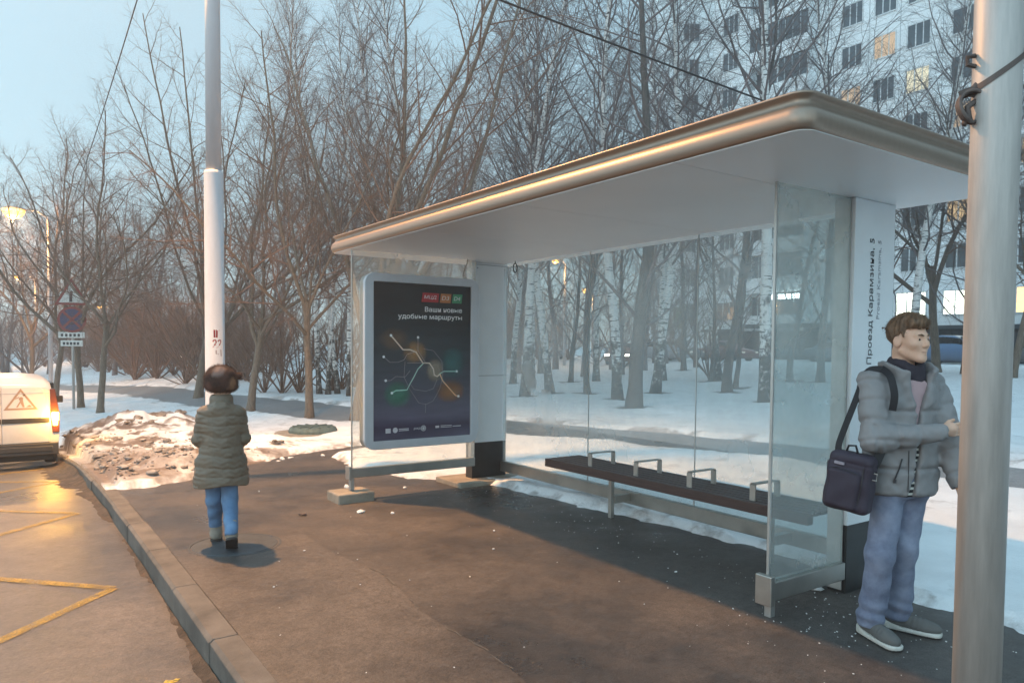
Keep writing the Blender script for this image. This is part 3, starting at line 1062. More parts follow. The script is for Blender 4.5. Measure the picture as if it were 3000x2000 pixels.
# near lamp post: wide lower sleeve, tube above, arm over the road
LP = thing('street_lamp', 'tall pale grey lamp post with red painted letters behind the woman', 'street lamp', (2.1, 9.21, zb(2.1, 9.21)), group='street lamps along the road')
b = MB()
b.lathe([(.13, -.3), (.13, .05), (.111, .06), (.109, 3.60), (.104, 3.635), (.088, 3.64)], 40)
sl = b.build('sleeve', M['pole'], LP, smooth=False)
for pl_ in sl.data.polygons: pl_.use_smooth = len(pl_.vertices) == 4
b = MB()
b.lathe([(.088, 3.62), (.082, 6), (.072, 9.1)], 32)
b.tube([(0, 0, 9.0), (-.1, .03, 9.35), (-.45, .15, 9.55), (-.95, .32, 9.58)], .035, 10)
ps = b.build('pole', M['pole'], LP, smooth=False)
for pl_ in ps.data.polygons: pl_.use_smooth = len(pl_.vertices) == 4
luminaire(LP, (-1.2, .39, 9.5), R(162), 4500, GLOW)
# brush strokes follow the round of the pole
def stroke(b, pts, w, base=.11):
    P_ = []
    aC = math.atan2(-9.2, -2.1)                # direction from the pole towards the road user
    for u, z in pts:
        a_ = aC+u/base
        P_.append((Vector((math.cos(a_)*(base+.0005), math.sin(a_)*(base+.0005), z)), Vector((math.cos(a_), math.sin(a_), 0))))
    v = []
    f = []
    for i, (p_, n_) in enumerate(P_):
        d = (P_[min(i+1, len(P_)-1)][0]-P_[max(i-1, 0)][0]).normalized()
        s_ = d.cross(n_).normalized()*w/2
        v += [p_-s_-d*w*.2*(i == 0), p_+s_-d*w*.2*(i == 0)]
    for i in range(len(P_)-1): f.append((2*i, 2*i+1, 2*i+3, 2*i+2))
    b.add(v, f)
def digit2(u, z, s): return [(u, z+.078*s), (u+.012, z+.095*s), (u+.03, z+.095*s), (u+.036, z+.07*s), (u+.02, z+.035*s), (u, z+.005), (u+.045, z)]
b = MB()
zo = .06
stroke(b, [(-.005, 1.70+zo), (-.004, 1.62+zo)], .02)
stroke(b, [(.022, 1.70+zo), (.020, 1.62+zo)], .02)
stroke(b, [(-.012, 1.705+zo), (.015, 1.705+zo), (.05, 1.705+zo)], .014)
stroke(b, digit2(-.022, 1.50+zo, .95), .015)
stroke(b, digit2(.034, 1.505+zo, .9), .013)
b.build('painted_letters', M['red_paint'], sl)
b = MB()
stroke(b, [(.012, 1.47+zo), (.012, 1.43+zo), (.04, 1.425+zo)], .010)
stroke(b, [(.068, 1.48+zo), (.072, 1.40+zo)], .010)
b.build('painted_letters', M['dark_paint'], sl)

# galvanised pole close by, with strap and coil
GP = thing('galvanised_pole', 'close galvanised steel pole with a rusty strap and wire coil, in front of the man', 'pole', (2.746, 1.128, 0))
b = MB()
b.lathe([(.0735, -.2), (.0725, 2.0), (.0715, 4.2)], 48)
o = b.build('tube', M['galv'], GP)
for pl_ in o.data.polygons: pl_.use_smooth = len(pl_.vertices) == 4
b = MB()
zc = 2.475
r_ = .0742
v = []
n_ = 40
for k in range(n_+1):
    w = 2*math.pi*k/n_
    px_, py_ = math.cos(w), math.sin(w)
    dz = .055*(px_*ca-py_*sa)
    v += [(px_*r_, py_*r_, zc+dz-.011), (px_*r_, py_*r_, zc+dz+.011)]
b.add(v, [(2*k, 2*k+2, 2*k+3, 2*k+1) for k in range(n_)])
lx = Vector((-ca, sa, 0))
e0 = lx*.074+Vector((0, 0, zc-.055))
b.ribbon([e0, e0+lx*.03+Vector((0, 0, -.01)), e0+lx*.05+Vector((0, 0, -.02))], .022, (-sa, -ca, 0), .004)
b.box(.062*ca-.012-.03*sa, .062*ca+.012-.03*sa, -.062*sa-.03-.03*ca, -.062*sa-.03*ca+.0, zc+.035, zc+.065)
b.build('strap', M['rust'], GP)
b = MB()
cc = lx*.086+Vector((0, 0, zc-.115))
ay_ = Vector((sa, ca, 0))
for k_, (rr, dy) in enumerate(((.048, 0), (.043, .012), (.050, -.012))):
    b.tube([cc+lx*rr*.8*math.cos(w)+Vector((0, 0, rr*1.05*math.sin(w)))+ay_*(dy+.01*math.sin(2*w)) for w in np.linspace(0, 6.3, 22)], .0075, 7, False)
b.tube([cc+lx*-.03+Vector((0, 0, .03)), cc+lx*.01+Vector((0, 0, .0)), cc+lx*.0+Vector((0, 0, -.04)), cc+lx*.02+Vector((0, 0, -.055))], .010, 7)
b.tube([cc+lx*.0+Vector((0, 0, .05)), cc+lx*-.02+Vector((0, 0, .075))], .011, 7)
b.build('wire_coil', M['rust'], GP, smooth=True)
b = MB()
b.tube([lx*.075+Vector((0, 0, zc+.055)), lx*.10+Vector((0, 0, zc+.05)), lx*.10+Vector((0, 0, zc+.025)), lx*.075+Vector((0, 0, zc+.02))], .008, 7)
b.build('clip', M['rust'], GP)

def far_lamp(x, y, zl, arm, power, label, rad=.2, zg=None):
    zg = zb(x, y) if zg is None else zg
    t_ = thing('street_lamp', label, 'street lamp', (x+arm, y, zg), group='street lamps along the road')
    b = MB()
    h = zl-zg
    b.lathe([(.1, -.3), (.09, h*.5), (.06, h)], 12)
    b.tube([(0, 0, h-.05), (-.3*arm, 0, h+.25), (-arm, 0, h+.3)], .03, 6)
    b.build('pole', M['pole'], t_, smooth=True)
    luminaire(t_, (-arm, 0, h+.22), R(180), power, GLOW2, rad, spot=False)
far_lamp(.559, 41.03, 7.39, 1.4, 1500, 'brightest far street lamp glowing orange above the white van', .46)
far_lamp(1.44, 83.06, 7.45, 1.4, 1800, 'distant orange street lamp glimpsed low through the roadside branches', .34)
far_lamp(8.44, 85.5, 5.03, .8, 400, 'small distant orange lamp glowing right of the road sign', .34)
far_lamp(27.8, 35.48, 6.59, .8, 350, 'orange yard lamp seen through the shelter glass beside birch trunks', .22)
far_lamp(39.13, 45.87, 6.0, .8, 350, 'lower hazy orange yard lamp farther off through the shelter glass', .34)

def wire(name, pts, r_, label, sag):
    P_ = []
    A_, B_ = Vector(pts[0]), Vector(pts[1])
    for k in range(33):
        t_ = k/32
        p_ = A_.lerp(B_, t_)
        p_.z -= sag*4*t_*(1-t_)
        P_.append(p_)
    b = MB()
    b.tube(P_, r_, 6)
    tag(b.build(name, M['cable'], smooth=True), label, 'cable')
wire('overhead_cable', [(1.2, 9.15, 6.9), (16.4, 8.25, 5.75)], .017, 'thick black cable slanting across the sky above the shelter roof', .10)
wire('overhead_cable', [(2.1, 9.5, 8.35), (2.19, 41, 6.3)], .011, 'thin dark wire running from the lamp post down over the left trees', .55)

SG = thing('road_sign', 'leaning post with red triangle, round no-stopping sign and small plates among trees', 'road sign', (2.18, 31.13, zb(2.18, 31.13)))
zt = -zb(2.18, 31.13)-.42
b = MB()
b.lathe([(.038, -.4), (.036, zt+3.3)], 12)
b.build('post', M['galv'], SG, smooth=True)
SG.scale = (1.25,)*3
fm = Matrix.Rotation(-YAW*.55, 4, 'Z')
RS, BS, WS = mat('red sign border', (.26, .04, .036), .6), mat('blue sign face', (.035, .045, .12), .6), mat('white sign face', (.74, .72, .68), .5)
b = MB()
z0 = zt+2.55
def tri(s, dz=0): return [(-s, z0+dz), (s, z0+dz), (s*.0, z0+dz+s*1.74)]
b.prism(tri(.45), 'y', -.062, -.05, fm)
ts = b.build('warning_triangle', RS, SG, bevel=.01)
b = MB()
b.prism(tri(.33, .07), 'y', -.066, -.0625, fm)
b.build('sign_face', WS, ts)
b = MB()
b.prism([(-.06, z0+.09), (.02, z0+.09), (.015, z0+.3), (.05, z0+.38), (0, z0+.42), (-.05, z0+.36)], 'y', -.069, -.0665, fm)
b.build('pictogram', M['ink'], ts)
b = MB()
b.lathe([(.38, 0), (.38, .012)], 36, M=fm @ Matrix.Translation((0, -.05, zt+2.13)) @ Matrix.Rotation(R(90), 4, 'X'))
ds = b.build('round_sign', RS, SG)
b = MB()
b.lathe([(.31, .0125), (.31, .015)], 36, M=fm @ Matrix.Translation((0, -.05, zt+2.13)) @ Matrix.Rotation(R(90), 4, 'X'))
b.build('sign_face', BS, ds)
b = MB()
for s_ in (1, -1): b.box(-.3, .3, -.07, -.066, -.035, .035, fm @ Matrix.Translation((0, 0, zt+2.13)) @ Matrix.Rotation(R(45*s_), 4, 'Y'))
b.build('cross_bar', RS, ds)
for dz, w_ in ((1.60, .36), (1.36, .3)):
    b = MB()
    b.box(-w_, w_*.9, -.062, -.05, zt+dz, zt+dz+.17, fm)
    q_ = b.build('sign_plate', WS, SG, bevel=.01)
    b = MB()
    for k in range(5): b.box(-w_*.8+k*w_*.3, -w_*.8+k*w_*.3+.06, -.066, -.0625, zt+dz+.04, zt+dz+.12, fm)
    b.build('plate_lettering', M['ink'], q_)

# ------------------------------------------------------------------ vehicles
PAINT = {}
def paint(name, col, rough=.3):
    m_, t_, p_ = nodes(name)
    n_ = noise(t_, 2.2, 5, .65)
    tc_ = t_.nodes.new('ShaderNodeTexCoord')
    sp_ = t_.nodes.new('ShaderNodeSeparateXYZ')
    t_.links.new(tc_.outputs['Object'], sp_.inputs[0])
    mr = t_.nodes.new('ShaderNodeMapRange')
    mr.inputs[1].default_value = .75
    mr.inputs[2].default_value = .25
    t_.links.new(sp_.outputs['Z'], mr.inputs[0])
    mu = t_.nodes.new('ShaderNodeMath')
    mu.operation = 'MULTIPLY'
    t_.links.new(mr.outputs[0], mu.inputs[0])
    t_.links.new(n_.outputs[0], mu.inputs[1])
    c_ = mixc(t_, mu.outputs[0], col, (.16, .13, .10))
    t_.links.new(c_, p_.inputs['Base Color'])
    rr = cramp(t_, mu.outputs[0], [(0, (rough,)*3), (.5, (.8,)*3)])
    t_.links.new(rr.outputs[0], p_.inputs['Roughness'])
    return m_
RUB = mat('black rubber', (.015, .015, .015), .8)
PLAS = mat('black plastic trim', (.03, .028, .027), .6, var=.3)
DGLASS = mat('tinted car glass', (.012, .014, .016), .08)
RIM = mat('wheel rim', (.35, .35, .35), .4, .7)

def loft_body(st, w, name, m_, parent):
    """st: (y, z_bottom, z_shoulder, z_top, top half width factor)"""
    rows = []
    for y, zb_, zs, zt_, k in st:
        h = w/2
        sec = [(0, zb_), (h*.9, zb_), (h*.985, zb_+.10), (h, zb_+(zs-zb_)*.55), (h*.985, zs), (h*(.45*k+.52), zs+(zt_-zs)*.55), (h*k, zt_-.07*min(1, (zt_-zs)*3)), (h*k*.86, zt_-.012), (h*k*.45, zt_+.012), (0, zt_+.018)]
        full = sec+[(-x, z) for x, z in sec[-2:0:-1]]
        rows.append([(x, y, z) for x, z in full])
    n_ = len(rows[0])
    v = [p_ for r_ in rows for p_ in r_]
    f = [(i*n_+k, i*n_+(k+1) % n_, (i+1)*n_+(k+1) % n_, (i+1)*n_+k) for i in range(len(rows)-1) for k in range(n_)]
    f += [tuple(range(n_))[::-1], tuple(range((len(rows)-1)*n_, len(rows)*n_))]
    b = MB()
    b.add(v, [q_[::-1] for q_ in f])
    o_ = b.build(name, m_, parent)
    for p_ in o_.data.polygons: p_.use_smooth = len(p_.vertices) == 4
    return o_

def wheel(parent, x, y, r_, side):
    b = MB()
    Mx = Matrix.Translation((x, y, r_)) @ Matrix.Rotation(R(90)*side, 4, 'Y')
    b.lathe([(r_*.62, -.09), (r_*.93, -.09), (r_, -.06), (r_, .06), (r_*.93, .085), (r_*.64, .085)], 28, M=Mx)
    o_ = b.build('wheel', RUB, parent, smooth=True)
    b = MB()
    b.lathe([(r_*.63, .02), (r_*.62, .07), (r_*.2, .05), (.03, .06)], 20, M=Mx)
    b.build('rim', RIM, o_, smooth=True)
    return o_

VAN = thing('van', 'white service van with its amber rear lamp lit, parked by the kerb', 'van', (.0, 14.45, zb(.8, 14.45)-.15), group=None)
wh = paint('white van paint', (.60, .60, .60), .3)
vb = loft_body([(0, .36, .82, 1.36, .86), (.03, .30, .84, 1.42, .86), (.25, .26, .86, 1.49, .85), (1.2, .26, .88, 1.52, .84), (2.25, .26, .88, 1.51, .82), (2.6, .26, .88, 1.40, .80), (3.2, .28, .86, .98, .86), (3.75, .30, .74, .84, .84), (3.85, .34, .62, .70, .78)], 1.6, 'body', wh, VAN)
# rear doors, their seam and the black strip
def taper(x0, x1, z0, z1):
    k = lambda z: 1-.13*max(0, (z-.85))/.5
    return [(x0*k(z0), z0), (x1*k(z0), z0), (x1*k(.95), .95), (x1*k(z1-.05), z1-.05), ((x1-.05 if x1 > 0 else x1)*k(z1), z1), ((x0+.05 if x0 < 0 else x0)*k(z1), z1), (x0*k(.95), .95)]
for x0, x1 in ((-.66, -.004), (.004, .66)):
    b = MB()
    b.prism(taper(x0, x1, .44, 1.37), 'y', -.022, .02)
    d_ = b.build('rear_door', wh, VAN, bevel=.012)
    b = MB()
    b.box(min(x0, x1)+.0, max(x0, x1)-.0, -.04, -.023, .775, .855)
    b.build('trim_strip', PLAS, d_, bevel=.008)
    b = MB()
    b.box(x0*.99, x1*.99, -.025, -.0225, 1.255, 1.262)
    b.build('pressed_line', M['grey_ink'], d_)
    if x0 > 0:
        BR = mat('faded brown decal', (.36, .24, .17), .5)
        b = MB()
        o3 = [(.03, .995), (.50, .995), (.265, 1.345)]
        i3 = [(.085, 1.025), (.445, 1.025), (.265, 1.29)]
        ring(b, o3, i3, -.0245, -.0225)
        b.prism([(.20, 1.04), (.225, 1.04), (.26, 1.11), (.29, 1.04), (.315, 1.04), (.295, 1.15), (.30, 1.19), (.27, 1.21), (.235, 1.18), (.255, 1.14)], 'y', -.0245, -.0225)
        b.prism([(.305, 1.215), (.325, 1.235), (.31, 1.255), (.29, 1.235)], 'y', -.0245, -.0225)
        b.prism([(.34, 1.04), (.42, 1.04), (.385, 1.075)], 'y', -.0245, -.0225)
        b.prism([(.195, 1.17), (.245, 1.2), (.24, 1.212), (.19, 1.182)], 'y', -.0245, -.0225)
        b.build('warning_decal', BR, d_)
    else:
        b = MB()
        b.box(-.52, -.06, -.046, -.041, .63, .745)
        lp = b.build('number_plate', M['white_panel'], d_, bevel=.004)
        b = MB()
        ring(b, rrect(-.52, -.06, .63, .745, .015, 4), rrect(-.512, -.068, .638, .737, .012, 4), -.0475, -.0462)
        b.build('plate_border', M['ink'], lp)
        place_text('plate_number', text_mesh('7', None, .06), M['ink'], None, (0, 0, 0), (1, 0, 0), (0, 0, 1)).parent = lp
        lp.children[-1].matrix_world = Matrix(((1, 0, 0, -.135), (0, 0, -1, -.0465), (0, 1, 0, .66), (0, 0, 0, 1)))
        lp.children[-1].matrix_parent_inverse.identity()
        b = MB()
        b.lathe([(.16, 0), (.16, .002)], 24, M=Matrix.Translation((-.17, -.0225, 1.1)) @ Matrix.Rotation(R(90), 4, 'X'))
        b.build('round_decal', M['grey_ink'], d_)
        b = MB()
        b.box(-.12, -.02, -.035, -.02, 1.285, 1.31)
        b.build('brake_lamp', PLAS, d_)
b = MB()
b.box(-.78, .78, -.075, .12, .24, .435)
b.box(-.70, .70, -.095, -.07, .30, .39)
b.build('bumper', PLAS, VAN, bevel=.03)
b = MB()
b.box(-.7, .7, .05, 3.6, .14, .262)
b.build('underbody', RUB, VAN)
AMB = emis('lit amber lamp', (1, .56, .10), 26)
for s_ in (1, -1):
    def Q(a_, c_): return (min(a_*s_, c_*s_), max(a_*s_, c_*s_))
    b = MB()
    x0, x1 = Q(.675, .805)
    k_ = 1
    b.prism([(.70*s_, .60), (.80*s_, .60), (.805*s_, .9), (.745*s_, 1.33), (.67*s_, 1.33), (.675*s_, .9)], 'y', -.024, .16)
    tl = b.build('tail_lamp', mat('dark tail lamp', (.10, .03, .02), .15), VAN, bevel=.012)
    b = MB()
    b.prism([(.695*s_, .80), (.79*s_, .80), (.79*s_, .935), (.69*s_, .935)], 'y', -.032, -.0245)
    b.build('indicator', AMB, tl, bevel=.003)
    b = MB()
    b.prism([(.705*s_, .715), (.775*s_, .715), (.78*s_, .79), (.70*s_, .79)], 'y', -.031, -.0245)
    b.build('reverse_lamp', emis('dim amber lamp', (1, .6, .2), 4), tl, bevel=.003)
    for y in (.75, 3.05): wheel(VAN, .70*s_, y, .29, s_)
    b = MB()
    b.box(*Q(.83, 1.0), 2.42, 2.5, .93, 1.06)
    b.box(*Q(.76, .84), 2.44, 2.48, .95, .98)
    b.build('wing_mirror', PLAS, VAN, bevel=.02)
    b = MB()
    b.prism([(1.45, .93), (2.35, .93), (2.62, .93), (2.3, 1.36), (1.45, 1.36)], 'x', *Q(.735, .80))
    b.build('side_window', DGLASS, VAN, bevel=.01)
al = bpy.data.lights.new('indicator_light', 'POINT')
al.energy = 22
al.color = (1, .5, .08)
al.shadow_soft_size = .06
ao = bpy.data.objects.new('indicator_light', al)
COL.objects.link(ao)
ao.parent = VAN
ao.location = (.74, -.13, .88)

def car(x, y, rz, col, label, lights=False, scale=1.0, snow=False):
    t_ = thing('parked_car', label, 'car', (x, y, zb(x, y)), rz, 'cars standing beyond the birches')
    t_.scale = (scale,)*3
    m_ = paint('car paint', col, .3)
    loft_body([(0, .38, .72, .86, .9), (.06, .30, .78, .98, .88), (.6, .24, .86, 1.02, .84), (.95, .22, .88, 1.36, .72), (1.5, .22, .88, 1.46, .70), (2.2, .22, .88, 1.45, .70), (2.75, .22, .87, 1.22, .74), (3.1, .22, .84, .95, .85), (3.9, .26, .72, .82, .84), (4.2, .32, .60, .68, .76)], 1.76, 'body', m_, t_)
    for s_ in (1, -1):
        b = MB()
        def Q(a_, c_): return (min(a_*s_, c_*s_), max(a_*s_, c_*s_))
        b.prism([(.92, .93), (2.92, .93), (2.5, 1.32), (1.9, 1.385), (1.25, 1.37)], 'x', *Q(.60, .795))
        b.build('side_window', DGLASS, t_)
        for yy in (.82, 3.35): wheel(t_, .79*s_, yy, .31, s_)
        b = MB()
        b.box(*Q(.5, .78), 4.06, 4.205, .60, .72)
        b.build('headlight', emis('car headlight', (1, .9, .75), 30 if lights else .15), t_, bevel=.02)
        b = MB()
        b.box(*Q(.6, .82), -.01, .08, .72, .84)
        b.build('tail_lamp', mat('red tail lamp', (.3, .02, .02), .2), t_, bevel=.01)
    b = MB()
    b.prism([(2.52, 1.36), (2.98, .99), (3.0, 1.0), (2.55, 1.40)], 'x', -.6, .6)
    b.build('windscreen', DGLASS, t_)
    if snow:
        b = MB()
        b.prism([(-.58, 1.455), (.58, 1.455), (.52, 1.53), (0, 1.56), (-.52, 1.53)], 'y', 1.15, 2.4)
        b.prism([(-.7, .9), (.7, .9), (.62, .99), (-.62, .99)], 'y', 3.1, 4.0)
        b.build('snow_cover', M['ice'], t_, bevel=.03)
    return t_
car(36.9, 37.2, R(178), (.35, .37, .40), 'silver parked saloon seen through the glass with lit lamps beneath it', scale=.95)
car(42.4, 36.2, R(176), (.17, .05, .05), 'dark red parked car beside the green shopfront panel')
car(40.0, 39.0, R(180), (.12, .13, .15), 'dark parked car carrying snow on roof and bonnet', snow=True)
car(34.6, 47.0, R(172), (.62, .62, .62), 'white car parked farthest left behind the birch trunks')
car(46.3, 30.2, R(180), (.10, .12, .15), 'dark parked car half hidden behind the misted glass')
car(48.3, 24.2, R(180), (.09, .16, .28), 'bluish tall parked car behind the head of the standing man', scale=1.25)
car(49.2, 18.4, R(180), (.10, .09, .09), 'dark car parked behind the galvanised pole')
car(32.5, 33.8, R(125), (.20, .07, .05), 'small reddish car with both headlights on among the trunks', lights=True, scale=.9)
car(11.5, 66.5, R(172), (.10, .10, .11), 'distant car showing two white headlights beyond the snowy path', lights=True)
# ------------------------------------------------------------------ apartment building and its shops
WALLM = mat('pale blue grey wall panel', (.79, .82, .83), .75, var=.08, scale=.35)
PARA = mat('balcony panel', (.80, .82, .83), .7, var=.1, scale=.8)
PLINTH = mat('dark ground floor cladding', (.035, .04, .045), .6, var=.4, scale=.6)
FRAME = mat('white window frame', (.6, .62, .63), .5)
GREEN = mat('green shop panel', (.10, .20, .07), .6)
BX = 52.6
BD = thing('apartment_building', 'tall pale blue panel apartment block with shops at its foot behind the birches', 'building', (BX, 30, .8))
def PBD(name, b, m_, parent=None, **k):
    o_ = b.build(name, m_, parent or BD, **k)
    if parent is None: o_.location = (-BX, -30, -.8)
    return o_
b = MB()
b.box(BX, BX+12, 6, 44.7, 3.2, 46)
PBD('wall', b, WALLM)
b = MB()
b.box(BX+.15, BX+12, 6, 44.7, -.5, 3.2)
b.box(BX-.9, BX+.15, 6, 44.6, 2.95, 3.19)
PBD('ground_floor', b, PLINTH)
wdir = Vector((-ca, sa, 0))
wn = Vector((-sa, -ca, 0))
w0 = Vector((BX-.002, 44.7, 0))
def WM(s_, z): return w0+wdir*s_+Vector((0, 0, z))
b = MB()
poly = [WM(0, 0), WM(4.1, 0), WM(4.1, 0)-wn*11, WM(0, 0)-wn*11]
b.prism([(p_.x, p_.y) for p_ in poly], 'z', -.5, 46)
PBD('wing_wall', b, WALLM)
b = MB()
for k in range(14):
    z = 3.2+3.1*k
    b.box(BX-.006, BX, 6, 44.7, z-.03, z+.03)
for yv in (41, 33.2, 30.2, 27.9, 25, 21.6, 18.2, 14.8): b.box(BX-.0055, BX, yv-.03, yv+.03, 3.3, 44)
PBD('panel_joint', b, mat('grey panel joints', (.42, .45, .47), .8))
def window(y, z, w, h, pane_m, right=Vector((0, -1, 0)), nrm=Vector((-1, 0, 0)), at=None):
    o3 = at if at is not None else Vector((BX, y, z))
    Mx = Matrix(((right.x, -nrm.x, 0, o3.x), (right.y, -nrm.y, 0, o3.y), (0, 0, 1, o3.z), (0, 0, 0, 1)))
    b = MB()
    t_ = .09
    b.box(-w/2-t_, -w/2, -.05, .02, -h/2-t_, h/2+t_, Mx)
    b.box(w/2, w/2+t_, -.05, .02, -h/2-t_, h/2+t_, Mx)
    b.box(-w/2, w/2, -.05, .02, h/2, h/2+t_, Mx)
    b.box(-w/2, w/2, -.09, .02, -h/2-t_, -h/2, Mx)
    b.box(-w*.14-.04, -w*.14+.04, -.03, .02, -h/2, h/2, Mx)
    b.box(w*.2-.03, w*.2+.03, -.03, .02, -h/2, h/2, Mx)
    f_ = PBD('window', b, FRAME)
    b = MB()
    b.box(-w/2, w/2, -.012, .015, -h/2, h/2, Mx)
    b.build('pane', pane_m, f_)
WARM = [emis('warm lit window', (1, .60, .28), .28), emis('dim curtain window', (.85, .52, .30), .16), emis('pale lit window', (1, .82, .55), .28)]
LIT = {(23.4, 3): 0, (23.4, 5): 1, (26.6, 6): 2, (29, 7): 1, (31.5, 6): 1, (19.8, 4): 0, (19.8, 6): 1}
for k in range(1, 10):
    zc_ = 4.75+3.1*(k-1)
    for yv in (42.7, 31.5, 29, 26.6, 23.4, 19.8, 16.5):
        mm = M['win_dark']
        if (yv, k) in LIT: mm = WARM[LIT[(yv, k)]]
        if k == 1 and yv in (26.6, 23.4): mm = M['win_lit_white']
        if k == 1 and yv == 19.8: mm = M['win_lit']
        window(yv, zc_, 2.0 if k == 1 else (1.9 if yv in (23.4, 19.8) else 1.5), 1.55, mm)
    window(0, 0, 1.35, 1.5, M['win_dark'], wdir*-1, wn, WM(1.9, zc_))
    b = MB()
    b.box(BX-1.1, BX, 34.4, 40.0, zc_-1.75, zc_-1.6)
    b.box(BX-1.12, BX-1.04, 34.4, 40.0, zc_-1.6, zc_-.55)
    b.box(BX-1.04, BX, 34.4, 34.5, zc_-1.6, zc_+1.3)
    b.box(BX-1.04, BX, 39.9, 40.0, zc_-1.6, zc_+1.3)
    b.box(BX-1.04, BX, 37.1, 37.25, zc_-1.6, zc_+1.3)
    bl = PBD('balcony', b, PARA)
    b = MB()
    for j in range(9): b.box(BX-1.08, BX-1.05, 34.5+j*.675-.02, 34.5+j*.675+.02, zc_-.55, zc_+1.25)
    b.box(BX-1.09, BX-1.05, 34.4, 40.0, zc_-.56, zc_-.50)
    b.build('railing', FRAME, bl)
    b = MB()
    b.box(BX-.02, BX-.005, 34.5, 39.9, zc_-1.2, zc_+1.1)
    if k % 3: b.box(BX-1.05, BX-1.045, 34.5, 37.1 if k % 2 else 39.9, zc_-.5, zc_+1.22)
    b.build('balcony_glazing', M['win_dark'], bl)
b = MB()
b.box(BX-.35, BX-.05, 39.9, 41.3, 3.22, 6.0)
PBD('shop_panel', b, GREEN)
b = MB()
q0 = WM(2.7, 0)+wn*.1
b.prism([(WM(s_, 0)+wn*e_)[:2] for s_, e_ in ((2.2, .02), (3.1, .02), (3.1, .2), (2.2, .2))], 'z', 3.3, 5.2)
PBD('shop_panel', b, GREEN)
b = MB()
for y0_, n_ in ((37.55, 3), (36.45, 4), (35.1, 2)):
    for k in range(n_):
        a_ = y0_-.30*k
        b.box(BX-1.35, BX-1.28, a_-.23, a_-.17, 5.5, 5.88)
        b.box(BX-1.35, BX-1.28, a_-.06, a_, 5.5, 5.88)
        b.box(BX-1.35, BX-1.28, a_-.17, a_-.06, 5.82, 5.88)
        b.box(BX-1.35, BX-1.28, a_-.17, a_-.06, 5.66, 5.72)
        if k % 2 == 0: b.box(BX-1.35, BX-1.28, a_-.17, a_-.06, 5.5, 5.56)
PBD('lit_sign', b, emis('white sign light', (.9, 1, 1), 9))
b = MB()
b.box(BX-2.3, BX-.02, 28, 40.0, 3.2, 3.5)
b.box(BX-1.28, BX-1.2, 34.4, 37.9, 5.4, 5.45)
PBD('canopy', b, PLINTH)
for yv in (30, 33, 36.5, 25, 21, 17):
    b = MB()
    b.box(BX+.02, BX+.14, yv-1.1, yv+1.1, 1.1, 2.8)
    sw = PBD('shop_window', b, M['win_dark'])

